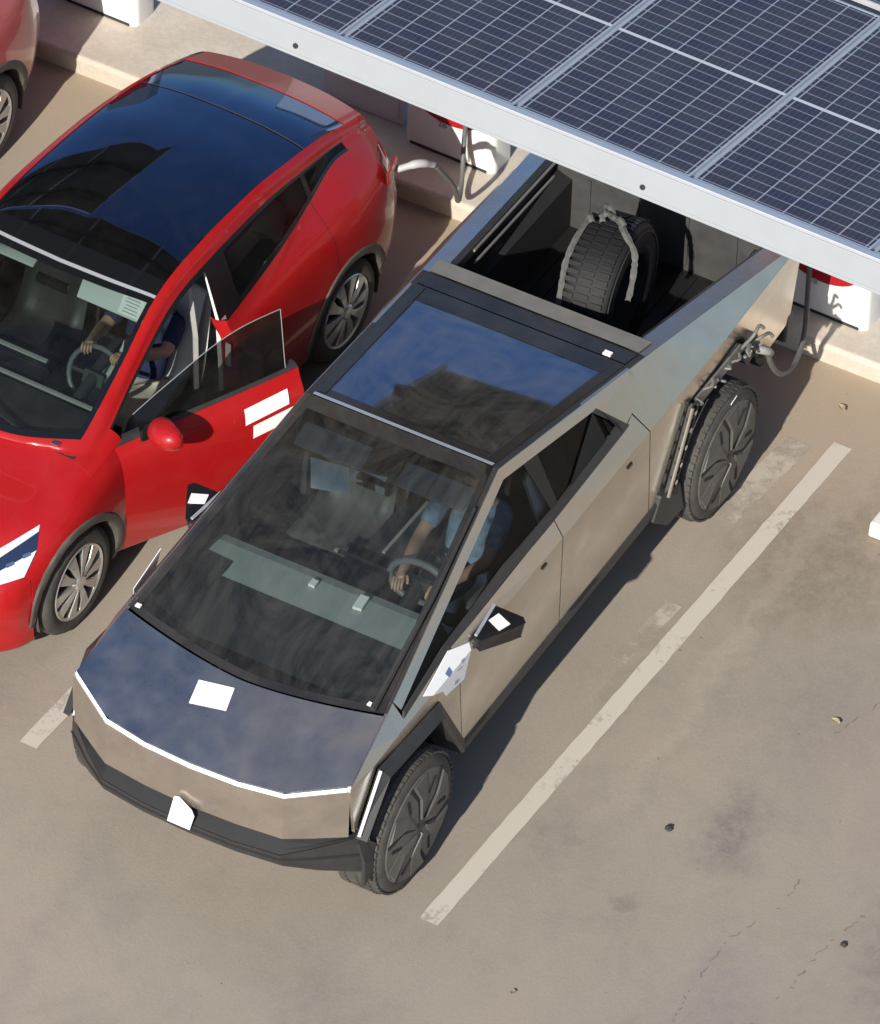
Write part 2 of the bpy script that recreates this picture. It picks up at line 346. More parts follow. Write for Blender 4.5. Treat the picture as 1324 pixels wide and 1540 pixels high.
STAINS = [  # x, y, rx, ry, angle, colour, amount
    (.55, 2.34, .34, .17, 25, (.15,.125,.125), .75), (.93, 3.66, .42, .26, 20, (.14,.12,.125), .8), (1.10, 1.55, .3,.2,0, (.2,.17,.15), .5),
    (-.6, 2.35, .7, .35, 15, (.20,.175,.155), .5), (-1.62, 1.62, .5, .45, 20, (.17,.135,.10), .55), (-2.1, 1.9, .8, .5, -20, (.20,.165,.12), .6),
    (1.85, 2.95, .6, .25, 30, (.22,.20,.21), .6), (2.9, 1.1, .7, .25, 80, (.20,.175,.15), .35), (2.6,.2,.5,.18,70,(.33,.28,.21),.5), (-.5,3.0,.8,.5,0,(.38,.30,.26),.6),
    (1.6, -1.9, .5, .2, 0, (.21,.18,.155), .4), (-.3, 1.28, .7, .05, 1, (.19,.165,.14), .35), (0,-1.3,3,.3,0,(.36,.31,.25),.5),
    (-1.0,1.62,1.9,.055,1.4,(.40,.345,.275),.5), (-.2,1.78,1.6,.05,1.4,(.235,.205,.175),.35), (3.0,-.6,1.3,.10,4,(.245,.215,.185),.4), (3.1,.95,1.2,.10,3,(.245,.215,.185),.4), (1.35,2.1,.10,.08,0,(.12,.10,.09),.6), (.2,3.3,.5,.3,30,(.27,.225,.205),.6)]
gm = ground_material()
mb = MB(); S = 900
mb.poly([(-S,-S,0),(S,-S,0),(S,S,0),(-S,S,0)])
tag(mb.build('ground', gm), kind='structure')

def line_material(name, wear, col=(.53,.48,.405)):
    m, t, b = nt(name); N = t.nodes; L = t.links; tc = N.new('ShaderNodeTexCoord')
    n = N.new('ShaderNodeTexNoise'); n.inputs['Scale'].default_value = 22 if wear < 0 else 7; n.inputs['Detail'].default_value = 8; n.inputs['Roughness'].default_value = .75
    n2 = N.new('ShaderNodeTexNoise'); n2.inputs['Scale'].default_value = 2.3; n2.inputs['Detail'].default_value = 3
    L.new(tc.outputs['Object'], n.inputs['Vector']); L.new(tc.outputs['Object'], n2.inputs['Vector'])
    ad = N.new('ShaderNodeMath'); ad.operation = 'ADD'; L.new(n.outputs['Fac'], ad.inputs[0]); L.new(n2.outputs['Fac'], ad.inputs[1])
    mr = N.new('ShaderNodeMapRange'); mr.inputs[1].default_value = 1.35-wear; mr.inputs[2].default_value = 1.0-wear; L.new(ad.outputs[0], mr.inputs[0])
    b.inputs['Base Color'].default_value = (*col, 1); b.inputs['Roughness'].default_value = .85
    tr = N.new('ShaderNodeBsdfTransparent'); ms = N.new('ShaderNodeMixShader'); L.new(mr.outputs[0], ms.inputs[0]); L.new(tr.outputs[0], ms.inputs[1]); L.new(b.outputs[0], ms.inputs[2]); L.new(ms.outputs[0], N['Material Output'].inputs[0])
    return m
LM = line_material('worn_line_paint', -.10); LF = line_material('ghost_line_paint', .10, (.44,.385,.31))
def strip(name, a, b_, wd, m, z, label, cat, group=None):
    a, b_ = Vector((*a, z)), Vector((*b_, z)); d = (b_-a).normalized(); n = Vector((-d.y, d.x, 0))*wd/2; mb = MB(); K = 60
    rs = random.Random(hash(round(a.x*100)) % 1000)
    rows = [[lerp(a, b_, i/K)+n*(1+rs.uniform(-.05,.05)), lerp(a, b_, i/K)-n*(1+rs.uniform(-.05,.05))] for i in range(K+1)]
    return tag(mb.grid(rows).build(name, m), label, cat, group, 'structure')
strip('parking_line', (2.062,1.226), (-2.709,1.342), .118, LM, .004, 'worn white parking line on the open side of the steel pickup', 'parking line', 'painted lines between the bays')
strip('parking_line', (2.03,-1.437), (-2.75,-1.322), .115, LM, .004, 'worn white parking line running between the red car and the steel pickup', 'parking line', 'painted lines between the bays')
strip('parking_line', (2.0,-4.09), (-2.75,-3.975), .115, LM, .004, 'worn white parking line on the far side of the red car', 'parking line', 'painted lines between the bays')
strip('faded_line', (-.35,1.10), (-.95,1.15), .10, LF, .003, 'short ghost of an old line beside the newer white parking line', 'old line', 'ghosts of old painted lines')
strip('faded_line', (-1.75,1.03), (-2.6,1.10), .17, LF, .003, 'pale ghost of an old line near the rear wheel of the pickup', 'old line', 'ghosts of old painted lines')
# cracks: thin wandering dark seams in the paving
crackm = mat('crack_dirt', (.205,.172,.14), rough=1)
def crack(pts, wd, seed):
    rs = random.Random(seed); mb = MB(); P = []
    for a, b_ in zip(pts, pts[1:]):
        for k in range(14): P.append(Vector((lerp(a[0], b_[0], k/14)+rs.uniform(-.012,.012), lerp(a[1], b_[1], k/14)+rs.uniform(-.012,.012), .003)))
    for i in range(len(P)-1):
        d = (P[i+1]-P[i]).normalized(); n = Vector((-d.y, d.x, 0))
        if rs.random() < .6: continue
        a, b_ = wd*rs.uniform(.15,.8), wd*rs.uniform(.15,.8); mb.poly([P[i]+n*a, P[i]-n*a, P[i+1]-n*b_, P[i+1]+n*b_])
    return mb
mb = crack([(.60,2.85),(.95,2.85),(1.3,2.72),(1.75,2.72),(2.05,2.76)], .006, 1)
m2 = crack([(.75,3.28),(1.15,3.2),(1.5,3.18),(1.9,3.12)], .008, 2); o = len(mb.v); mb.v += m2.v; mb.f += [tuple(i+o for i in q) for q in m2.f]
m2 = crack([(-1.1,2.62),(-.75,2.55),(-.45,2.45)], .006, 3); o = len(mb.v); mb.v += m2.v; mb.f += [tuple(i+o for i in q) for q in m2.f]
tag(mb.build('ground_crack', crackm), kind='structure')

# ------------------------------------------------------------------ raised concrete island, wheel stop, grit
mb = MB()
prof = [(-3.335, -.02), (-3.315, .128), (-3.335, .15), (-6.2, .15), (-6.2, -.02)]
mb.prism([(x, -22, z) for x, z in prof], (0, 44, 0))
tag(mb.build('concrete_kerb', 'concrete', bevel=.012), kind='structure')
ws = empty('wheel_stop', (-2.15, 2.74, 0)); tag(ws, 'white concrete wheel stop lying in the empty bay by the right edge', 'wheel stop')
mb = MB(); mb.prism([(.09,-.9,.004),(.07,-.9,.10),(-.06,-.9,.10),(-.08,-.9,.004)], (0,1.8,0)); mb.build('block', 'concrete_white', ws, bevel=.015)
for y in (-.6, .6): mb = MB(); mb.lathe([(0,0),(.022,0),(.022,.02),(0,.02)], (0,0,0), 12); mb.v[-48:] = [(v[0]+.02, v[2]+y, .097+v[1]) for v in mb.v[-48:]]; mb.build('anchor_pin', 'dark_metal', ws)
rs = random.Random(5)
def pebble(x, y, r, m='stone'):
    bm = bmesh.new(); bmesh.ops.create_icosphere(bm, subdivisions=2, radius=r)
    for v in bm.verts: v.co *= rs.uniform(.75,1.15); v.co.z = max(-r*.5, v.co.z*.65)
    me = bpy.data.meshes.new('pebble'); bm.to_mesh(me); bm.free(); me.materials.append(M[m])
    o = bpy.data.objects.new('pebble', me); COL.objects.link(o); o.location = (x, y, r*.5); return o
for x, y, r, l in [(4.12,-.83,.016,'dark pebble at the lower left, left one of the close pair'), (4.02,-.83,.016,'dark pebble at the lower left, right one of the close pair'),
                   (1.02,3.29,.020,'dark stone lying on the crack in the paving, right of the long white line'), (1.62,3.93,.015,'small dark pebble near the lower right corner'),
                   (.72,2.02,.024,'brown stone just right of the long white parking line'), (-.45,2.95,.015,'small stone in the empty bay, in front of the wheel stop')]:
    tag(pebble(x, y, r), l, 'pebble', 'loose stones on the paving')
def leaf(x, y, a, s, l, m='leaf'):
    mb = MB(); n = 6; rows = []
    for i in range(n+1):
        t = i/n; wd = s*.28*math.sin(math.pi*min(.97,t+.03)); rows.append([Vector((t*s-s/2, -wd, .006+.012*t)), Vector((t*s-s/2, 0, .002+.018*t*t)), Vector((t*s-s/2, wd, .008+.02*t))])
    o = mb.grid(rows).build('dry_leaf', m, solid=.001); o.location = (x, y, .004); o.rotation_euler = (0,0,a); tag(o, l, 'leaf', 'dry leaves on the paving')
leaf(3.6, .75, 2.2, .085, 'curled pale leaf on bare paving near the bottom edge'); leaf(2.3, 1.9, .4, .06, 'small dry leaf just below the end of the long white line'); leaf(-.55, 2.42, 1.2, .07, 'dry leaf between the long white line and the wheel stop'); leaf(-3.0,1.18,.9,.08,'dry leaf on the dusty ground before the kerb by the right charger')

# ------------------------------------------------------------------ solar canopy
H = 4.32; PW, PL, SP = 1.072, 2.165, 1.0955
E0 = Vector((-.127+1.105*(H-4)+.075, .417+.5917*(H-4)-.002, H+.011)); cy = R(-1.83)
eX = Vector((-math.sin(cy), math.cos(cy), 0)); tilt = R(-8.5); eB = Vector((-math.cos(cy)*math.cos(tilt), -math.sin(cy)*math.cos(tilt), math.sin(tilt))); eN = eX.cross(eB)
CM = Matrix(((eX.x, eB.x, eN.x, E0.x), (eX.y, eB.y, eN.y, E0.y), (eX.z, eB.z, eN.z, E0.z), (0,0,0,1)))
can = bpy.data.objects.new('solar_canopy', None); COL.objects.link(can); can.location = (-4.6, -1.0, 0)
tag(can, 'tilted solar canopy with white front beam above the chargers', 'solar canopy')
CI = CM; 
def cpart(mb, name, m, **k):
    mb.v = [tuple(CI @ Vector(v)-can.location) for v in mb.v]; return mb.build(name, m, can, **k)
def panel_material():
    m, t, b = nt('photovoltaic_cells'); N = t.nodes; L = t.links; tc = N.new('ShaderNodeTexCoord'); s = N.new('ShaderNodeSeparateXYZ'); L.new(tc.outputs['Object'], s.inputs[0])
    def ma(op, a, b_=None, c=None):
        n = N.new('ShaderNodeMath'); n.operation = op
        for i, q in enumerate((a, b_, c)):
            if q is None: continue
            if isinstance(q, (int, float)): n.inputs[i].default_value = q
            else: L.new(q, n.inputs[i])
        return n.outputs[0]
    iw, il = PW-.07, (PL-.09)/2
    u = ma('DIVIDE', ma('SUBTRACT', s.outputs['X'], .035), iw/6)
    yy = ma('SUBTRACT', s.outputs['Y'], .035); v = ma('DIVIDE', ma('SUBTRACT', yy, ma('MULTIPLY', ma('GREATER_THAN', yy, il+.01), .02)), il/12)
    fu = ma('ABSOLUTE', ma('SUBTRACT', ma('FRACT', u), .5)); fv = ma('ABSOLUTE', ma('SUBTRACT', ma('FRACT', v), .5))
    lu = ma('GREATER_THAN', fu, .5-.024); lv = ma('GREATER_THAN', fv, .5-.055)
    fin = ma('GREATER_THAN', ma('ABSOLUTE', ma('SUBTRACT', ma('FRACT', ma('MULTIPLY', u, 5)), .5)), .44)
    mid = ma('LESS_THAN', ma('ABSOLUTE', ma('SUBTRACT', s.outputs['Y'], PL/2)), .013)
    fl = N.new('ShaderNodeCombineXYZ'); L.new(ma('FLOOR', u), fl.inputs[0]); L.new(ma('FLOOR', ma('DIVIDE', v, 1.0)), fl.inputs[1])
    oi = N.new('ShaderNodeObjectInfo'); L.new(oi.outputs['Random'], fl.inputs[2])
    wn = N.new('ShaderNodeTexWhiteNoise'); L.new(fl.outputs[0], wn.inputs['Vector'])
    ns = N.new('ShaderNodeTexNoise'); ns.inputs['Scale'].default_value = 1.1; ns.inputs['Detail'].default_value = 3; L.new(tc.outputs['Object'], ns.inputs['Vector'])
    rp = N.new('ShaderNodeValToRGB'); e = rp.color_ramp.elements; e[0].position = 0; e[0].color = (.020,.024,.060,1); e[1].position = 1; e[1].color = (.028,.042,.055,1); k = rp.color_ramp.elements.new(.5); k.color = (.030,.028,.050,1)
    L.new(ma('MULTIPLY_ADD', wn.outputs['Value'], .5, ma('MULTIPLY_ADD', ns.outputs['Fac'], 1.2, -.35)), rp.inputs[0])
    def mix(fac, a, c):
        n = N.new('ShaderNodeMix'); n.data_type = 'RGBA'; L.new(fac, n.inputs['Factor']); L.new(a, n.inputs['A']); n.inputs['B'].default_value = (*c, 1); return n.outputs['Result']
    c = mix(ma('MULTIPLY', fin, .22), rp.outputs[0], (.22,.22,.26)); c = mix(ma('MULTIPLY', lv, .62), c, (.32,.34,.40)); c = mix(ma('MULTIPLY', lu, .75), c, (.44,.46,.52)); c = mix(mid, c, (.60,.62,.66))
    L.new(c, b.inputs['Base Color']); b.inputs['Roughness'].default_value = .3; b.inputs['Specular IOR Level'].default_value = .25; b.inputs['Coat Weight'].default_value = .10; b.inputs['Coat Roughness'].default_value = .08
    # a film of dust
    d = N.new('ShaderNodeBsdfDiffuse'); d.inputs[0].default_value = (.42,.40,.38,1); n3 = N.new('ShaderNodeTexNoise'); n3.inputs['Scale'].default_value = 4; n3.inputs['Detail'].default_value = 8; L.new(tc.outputs['Object'], n3.inputs['Vector'])
    mr = N.new('ShaderNodeMapRange'); mr.inputs[1].default_value = .35; mr.inputs[2].default_value = .75; mr.inputs[3].default_value = .015; mr.inputs[4].default_value = .06; L.new(n3.outputs['Fac'], mr.inputs[0])
    ms = N.new('ShaderNodeMixShader'); L.new(mr.outputs[0], ms.inputs[0]); L.new(b.outputs[0], ms.inputs[1]); L.new(d.outputs[0], ms.inputs[2]); L.new(ms.outputs[0], N['Material Output'].inputs[0])
    return m
M['pv'] = panel_material()
M['pv_back'] = mat('grey_panel_backsheet', (.13,.125,.115), rough=.6, noise=.25, nscale=4)
# first panel with its frame, then copies
def panel_meshes():
    g = MB(); g.poly([(.012,.012,0),(PW-.012,.012,0),(PW-.012,PL-.012,0),(.012,PL-.012,0)]); a = g.build('solar_panel', 'pv')
    k = MB()
    for x0, x1, y0, y1 in ((0,PW,0,.014),(0,PW,PL-.014,PL),(0,.014,.014,PL-.014),(PW-.014,PW,.014,PL-.014)): k.box(((x0+x1)/2,(y0+y1)/2,-.014), (x1-x0,y1-y0,.035))
    f_ = k.build('frame', 'alu_bare', a)
    q = MB(); q.poly([(.015,.015,-.006),(.015,PL-.015,-.006),(PW-.015,PL-.015,-.006),(PW-.015,.015,-.006)]); bk = q.build('backsheet', 'pv_back', a)
    return a
pan0 = panel_meshes(); first = True
ROWS = [(0, range(-11, 4)), (1, ROW1)]
for row, cols in ROWS:
    for c in cols:
        if (row, c) in SKIP_PANELS: continue
        p = pan0 if first else copy_tree(pan0); first = False
        p.parent = can; mw = CM @ Matrix.Translation((c*SP+.012-.38*row, .035+row*(PL+.10), .0)); mw.translation -= can.location; p.matrix_local = mw
# rails, front beam
mb = MB(); x0, x1 = -11*SP, 4*SP+.02
for c in range(-11, 5): mb.box((c*SP+.001, PL/2+.03, -.055), (.05, PL+.05, .07))
for c in ROW1+[ROW1[5]+1, -4]: mb.box((c*SP+.001-.38, PL*1.5+.12, -.055), (.05, PL+.03, .05))
cpart(mb, 'rail', 'alu_bare')
mb = MB(); mb.box(((x0+x1)/2, -.006, -.098), (x1-x0, .035, .165)); mb.box(((x0+x1)/2, .035, -.19), (x1-x0, .12, .02))
cpart(mb, 'front_beam', 'alu', bevel=.004)
mb = MB(); mb.box(((x0+x1)/2, .004, -.003), (x1-x0, .05, .022)); cpart(mb, 'beam_cap', 'alu_bare', bevel=.003)
mb = MB()
for yb in (.75, 1.75): mb.box(((x0+x1)/2, yb, -.16), (x1-x0, .06, .14))
for xa, xb in ((-11, -4), (-2, 4)):
    for yb in (2.75, 3.75): mb.box(((xa+xb)/2*SP-.38, yb, -.15), ((xb-xa)*SP, .05, .12))
cpart(mb, 'purlin', 'dark_metal')
for c in range(-8, 5, 2):
    mb = MB(); mb.lathe([(0,-.008),(.016,-.008),(.016,.0),(0,.0)], (c*SP+.85-.0, -.024, -.13), 10); cpart(mb, 'bolt', 'dark_metal')
for yc in (-8.3, 2.35):
    mb = MB(); mb.box((-4.75, yc, 1.75), (.30,.30,3.5)); mb.box((-4.75, yc, .17), (.5,.5,.04)); mb.v = [tuple(Vector(v)-can.location) for v in mb.v]; mb.build('column', 'galv', can, bevel=.01)
    a = CM.inverted() @ Vector((-4.75, yc, 3.6)); mb = MB(); mb.box((a.x, 2.8, -.34), (.16, 3.0, .20)); cpart(mb, 'arm', 'dark_metal')

# ------------------------------------------------------------------ chargers
def charger(x, y, rz, label, mark, hx, hy, group='chargers on the concrete island'):
    t = empty('car_charger', (x, y, .15), rz); tag(t, label, 'charger', group)
    Wd, Dp, Ht = .66, .24, 1.95
    mb = MB(); n = 10   # rounded-corner shell, leaning slightly in to the top
    def sec(z, w_, d_):
        rr = .05; P = []
        for cx_, cy_, a0 in ((-rr, w_/2-rr, 0), (-d_+rr, w_/2-rr, 90), (-d_+rr, -w_/2+rr, 180), (-rr, -w_/2+rr, 270)):
            for k in range(5): a = R(a0+k*22.5); P.append(Vector((cx_+rr*math.cos(a), cy_+rr*math.sin(a), z)))
        return P
    rows = [sec(z, Wd*(1-.05*z/Ht), Dp*(1-.12*z/Ht)) for z in (0,.02,.4,.9,1.4,1.86,1.93)]+[sec(1.95, Wd*.9, Dp*.7)]
    rows = [r+[r[0]] for r in rows]; mb.grid(rows); mb.poly(rows[-1][:-1]); mb.build('casing', 'charger_white', t, smooth=True, angle=40)
    mb = MB(); mb.box((-.125, 0, .004), (.20, .60, .03)); mb.box((-.02, 0, .004), (.05, .56, .03)); mb.build('plinth', 'dark_metal', t)
    # red inset with a round lower edge
    mb = MB(); P = []
    for k in range(17): a = R(180+k*180/16); P.append((0, .27*math.cos(a), .43+.17*math.sin(a)))
    P += [(0,.25,1.62),(0,-.25,1.62)]; mb.prism([(.004, p[1], p[2]) for p in P], (-.012,0,0)); mb.build('red_inset', 'charger_red', t)
    mtx = Matrix.Translation((.006, -.05, .245)) @ Euler((R(90), 0, R(90))).to_matrix().to_4x4()
    text_mesh('stall_number', mark, .062, 'ink_grey', t, mtx)
    mb = MB(); mb.box((.045, hy, .56), (.09,.07,.14)); mb.tube([(.02, hy-.06,.60),(.09,hy-.06,.60),(.11,hy-.06,.56)], .014); mb.build('holster', 'black_plastic', t, bevel=.012)
    return t
charger(-3.555, .72, R(-1.5), 'white charger with a red inset behind the tail of the steel pickup', '3B', 0, .10)
charger(-3.675, -1.96, R(-1.5), 'white charger with a red inset between the red car and the pickup bed', '2B', 0, .14)
charger(-3.765, -4.64, R(-1.5), 'white charger in the top left corner, behind the dusty red car', '1B', 0, .12)
t = empty('utility_cabinet', (-3.80, -2.66, .15), R(-1.5)); tag(t, 'flat grey metal cabinet standing beside the charger behind the red car', 'cabinet')
mb = MB(); mb.box((-.12,0,.8), (.24,.6,1.6)); mb.build('case', mat('grey_cabinet_paint', (.58,.60,.63), rough=.5, noise=.1), t, bevel=.01)
mb = MB(); mb.box((.006,0,.8), (.012,.54,1.5)); d = mb.build('door', bpy.data.materials['grey_cabinet_paint'], t, bevel=.004)
mb = MB(); mb.box((.022,.2,.85), (.02,.03,.14)); mb.build('handle', 'black_plastic', d)
# ------------------------------------------------------------------ steel pickup truck (front +X, its left side +Y)
TK = empty('pickup_truck', (0,0,0)); tag(TK, 'angular bare steel pickup truck with stickers on its bonnet and door', 'pickup truck')
T_ = [(2.372,.887,1.118),(1.91,.842,1.271),(.33,.628,1.786),(-1.3,.752,1.535),(-2.86,.885,1.294)]
B_ = [(2.40,.897,1.075),(1.9,.917,1.165),(1.0,.927,1.205),(0,.93,1.228),(-1,.93,1.262),(-1.75,.927,1.278),(-2.88,.893,1.280)]
L_ = [(2.45,.93,.45),(1.15,.905,.485),(-1.19,.905,.56),(-2.88,.85,.62)]
def T(x): return tab(x, T_)
def B(x): return tab(x, B_)
def Lo(x): return tab(x, L_)
def side(x, z, off=0.):
    ty, tz = T(x); by, bz = B(x); ly, lz = Lo(x)
    if z >= bz: t = (z-bz)/max(1e-4, tz-bz); y = lerp(by, ty, t)
    else: t = (bz-z)/max(1e-4, bz-lz); y = lerp(by, ly, t)
    return Vector((x, y+off, z))
def mir(pts): return [Vector((p[0], -p[1], p[2])) for p in pts][::-1]
def densify(pl, step=.12):
    out = []
    for a, b in zip(pl, pl[1:]+pl[:1]):
        n = max(1, int(math.hypot(b[0]-a[0], b[1]-a[1])/step))
        for k in range(n): out.append((lerp(a[0], b[0], k/n), lerp(a[1], b[1], k/n)))
    return out
def clip_x(pl, x, keep_gt):
    out = []
    for a, b in zip(pl, pl[1:]+pl[:1]):
        ia = (a[0] >= x) == keep_gt; ib = (b[0] >= x) == keep_gt
        if ia: out.append(a)
        if ia != ib: t = (x-a[0])/(b[0]-a[0]); out.append((x, lerp(a[1], b[1], t)))
    return out
def clip_line(pl, F, above):
    """clip polygon by z>=F(x)"""
    out = []
    for a, b in zip(pl, pl[1:]+pl[:1]):
        fa, fb = a[1]-F(a[0]), b[1]-F(b[0]); ia, ib = (fa >= 0) == above, (fb >= 0) == above
        if ia: out.append(a)
        if ia != ib: t = fa/(fa-fb); q = (lerp(a[0], b[0], t), lerp(a[1], b[1], t)); out.append((q[0], F(q[0])))
    return out
def side_panel(pl, name, m, sgn=1, off=0., thick=.02, parent=TK, xs=None):
    """body-side sheet: polygon in (x, z), bent along the belt line, with a returned edge"""
    mb = MB(); cuts = sorted(set([-2.86,-1.75,-1.3,-1.0,0.,.33,1.0,1.9,2.372]+[q[0] for q in pl])); lo, hi = min(q[0] for q in pl), max(q[0] for q in pl)
    cuts = [lo-1]+[c for c in cuts if lo < c < hi]+[hi+1]
    for c0, c1 in zip(cuts, cuts[1:]):
        s = clip_x(clip_x(pl, c0, True), c1, False)
        if len(s) < 3: continue
        for up in (True, False):
            q = clip_line(s, lambda x: B(x)[1], up)
            if len(q) < 3: continue
            v = [side(x, z, off) for x, z in q]
            mb.poly(v if sgn > 0 else mir(v))
    bm = bmesh.new(); me = bpy.data.meshes.new(name); me.from_pydata(mb.v, [], mb.f); bm.from_mesh(me)
    bmesh.ops.remove_doubles(bm, verts=bm.verts, dist=2e-4); bmesh.ops.triangulate(bm, faces=[f_ for f_ in bm.faces if len(f_.verts) > 4])
    bmesh.ops.recalc_face_normals(bm, faces=bm.faces)
    if sum(f_.normal.y*f_.calc_area() for f_ in bm.faces)*sgn < 0: bmesh.ops.reverse_faces(bm, faces=bm.faces)
    ed = [e for e in bm.edges if e.is_boundary]; r = bmesh.ops.extrude_edge_only(bm, edges=ed)
    for v in r['geom']:
        if isinstance(v, bmesh.types.BMVert): v.co.y -= sgn*thick
    bm.to_mesh(me); bm.free(); me.materials.append(M[m]); o = bpy.data.objects.new(name, me); COL.objects.link(o)
    if parent: o.parent = parent
    return o
G = .004
# top/bottom outlines
def Tz(x, d=0): return T(x)[1]-d
def Bz(x): return B(x)[1]
STRIP = .055            # steel cant strip above the side windows (drop in z)
win_b = [(1.86,1.222),(1.31,1.285),(.60,1.325),(.15,1.335),(-.75,1.375)]     # lower edge of glass area
def Wb(x): return tab(x, win_b)[0]
for s in (1, -1):
    # fender: hood edge to arch
    side_panel([(2.36,.79),(2.385,1.10),(2.372,1.116),(1.91,1.269),(1.83,1.297),(1.82,1.205),(1.31,1.28),(1.27,1.28),(1.165,.545),(1.47,1.05),(2.13,1.09)], 'front_fender', 'steel_dusty', s)
    # A pillar + cant strip up over the windows
    side_panel([(1.822,1.298),(.33,1.784),(-1.02,1.577),(-1.02,1.515),(.33,1.722),(1.80,1.243)], 'roof_rail', 'steel_dusty', s)
    # doors
    side_panel([(1.262,1.282),(.17,Wb(.17)),(.10,Wb(.10)),(.045,.50),(1.15,.478)], 'front_door', 'steel', s)
    side_panel([(.092,Wb(.1)),(-.75,1.372),(-.86,1.40),(-.93,1.25),(-1.02,.545),(.038,.502)], 'rear_door', 'steel', s)
    # rear quarter and sail
    q = [(-.868,1.405),(-.755,1.382),(-.62,1.575),(-1.02,1.575),(-1.3,1.533),(-2.86,1.292),(-2.88,1.20),(-2.86,.66),(-2.46,.64),(-2.30,.97),(-2.05,1.12),(-1.45,1.10),(-1.20,.56),(-1.028,.548),(-.938,1.25)]
    side_panel(q, 'rear_quarter', 'steel', s)
    # side glass with black trim along the bottom
    side_panel([(1.81,1.21),(1.795,1.238),(.33,1.718),(.13,1.690),(.075,1.36),(.62,1.352),(1.31,1.31)], 'side_window', 'side_glass', s, off=-.012, thick=.004)
    side_panel([(-.02,1.666),(-.57,1.580),(-.74,1.402),(-.0,1.365)], 'side_window', 'privacy', s, off=-.012, thick=.004)
    side_panel([(.125,1.692),(-.015,1.668),(.005,1.365),(.07,1.36)], 'pillar_trim', 'black_gloss', s, off=-.004, thick=.01)
    side_panel([(1.82,1.203),(1.79,1.228),(1.31,1.315),(.62,1.378),(0,1.388),(-.725,1.425),(-.57,1.582),(-.615,1.582),(-.80,1.375),(-.75,1.37),(.15,1.333),(.60,1.323),(1.31,1.283)], 'window_trim', 'black_plastic', s, off=.004, thick=.012)
    # sill
    P = [side(x, Lo(x)[1]+.012) for x in (1.16,.6,0,-.6,-1.2)]
    mb = MB(); mb.grid([[p+Vector((0,-.004,0)) for p in P], [p+Vector((0,.012,-.03)) for p in P], [p+Vector((0,.004,-.095)) for p in P], [p+Vector((0,-.30,-.13)) for p in P]])
    if s < 0: mb.v = [(x,-y,z) for x,y,z in mb.v]
    mb.build('sill', 'black_plastic', TK)
    # door seams with handles: a slim touch plate
    for hx in (.30, -.70):
        p = side(hx, 1.17, .003); mb = MB(); mb.box((p.x, s*p.y, p.z), (.05,.008,.02)); mb.build('door_button', 'black_gloss', TK)
# closed dark shell just inside the sheets so gaps never show daylight
mb = MB()
for s in (1,-1):
    rows = []
    for x in (2.33,1.9,1.45,1.2):
        b_, l_ = B(x), Lo(x); t_ = T(x); rows.append([Vector((x,s*(t_[0]-.03),t_[1]-.03)), Vector((x,s*(b_[0]-.035),b_[1]-.02)), Vector((x,s*.60,b_[1]-.03)), Vector((x,s*.60,.45))])
    mb.grid(rows)
    rows = []
    for x in (1.2,.6,0,-.6,-1.15):
        b_, l_ = B(x), Lo(x); rows.append([Vector((x,s*(b_[0]-.05),b_[1]+.06)), Vector((x,s*(b_[0]-.05),b_[1])), Vector((x,s*(l_[0]-.05),l_[1]-.02)), Vector((x,s*.55,l_[1]-.06)), Vector((x,0,l_[1]-.08))])
    mb.grid(rows)
    rows = []
    for x in (-1.18,-1.3,-1.8,-2.4,-2.83):
        b_ = B(x); rows.append([Vector((x,s*(T(x)[0]-.03),T(x)[1]-.03)), Vector((x,s*(b_[0]-.035),b_[1]-.03)), Vector((x,s*.62,b_[1]-.12)), Vector((x,s*.62,.5))])
    mb.grid(rows)
mb.build('inner_shell', 'black_matte', TK)
mb = MB(); mb.box((-.3,0,.46), (4.6,1.1,.12)); mb.build('underbody', 'black_matte', TK, bevel=.02)

# bonnet: slightly crowned steel sheet
LBT = [(0,2.603),(.30,2.592),(.572,2.553),(.885,2.372)]
lbY = [0,.30,.572,.72,.885]; lbX = [tab(y, LBT)[0] for y in lbY]
def wsx(y): return 2.034-.126*(abs(y)/.838)**1.6
wsY = [0,.21,.446,.64,.838]; wsX = [wsx(y) for y in wsY]
def plz(x): return 1.786-.326*(x-.33)
rows = []
for t in [k/8 for k in range(9)]:
    r = []
    for j in range(-16, 17):
        q = abs(j)/16; yl = .885*q; yw = .838*q; x = lerp(tab(yl, LBT)[0]-.012, wsx(yw)+.012, t); y = lerp(yl, yw, t)*(1 if j > 0 else -1)*.996; r.append(Vector((x, y, plz(x)+.005*math.sin(math.pi*t)*(1-(y/.95)**2))))
    rows.append(r)
hood = MB().grid(rows).build('bonnet', 'steel_hood', TK, smooth=True, solid=.012)
# light bar, fascia and bumper as strips following the front outline
def front_pts(k, dx=0., z=None, dy=0.):
    out = []
    for j in range(-4, 5):
        a = abs(j); s = -1 if j < 0 else 1
        out.append(Vector((lbX[a]+dx, s*(lbY[a]+dy*(a/4)), plz(lbX[a]) if z is None else (z if not callable(z) else z(a)))))
    return out
top = front_pts(0, -.008); mb = MB()
mb.grid([[p+Vector((-.002,0,.001)) for p in top], [p+Vector((.009,0,-.003)) for p in top], [p+Vector((.013,0,-.020)) for p in top], [p+Vector((-.01,0,-.024)) for p in top]])
mb.build('light_bar', 'light_white', TK)
zb = lambda a: [.748,.75,.742,.75,.765][a]
fa = front_pts(0, .004); fb = front_pts(0, .012, zb)
rows = [[lerp(p, q, t)+Vector((0,0,-.024*(1-t))) for p, q in zip(fa, fb)] for t in (0,.33,.66,1)]
MB().grid(rows).build('front_fascia', 'steel_dusty', TK, solid=.01)
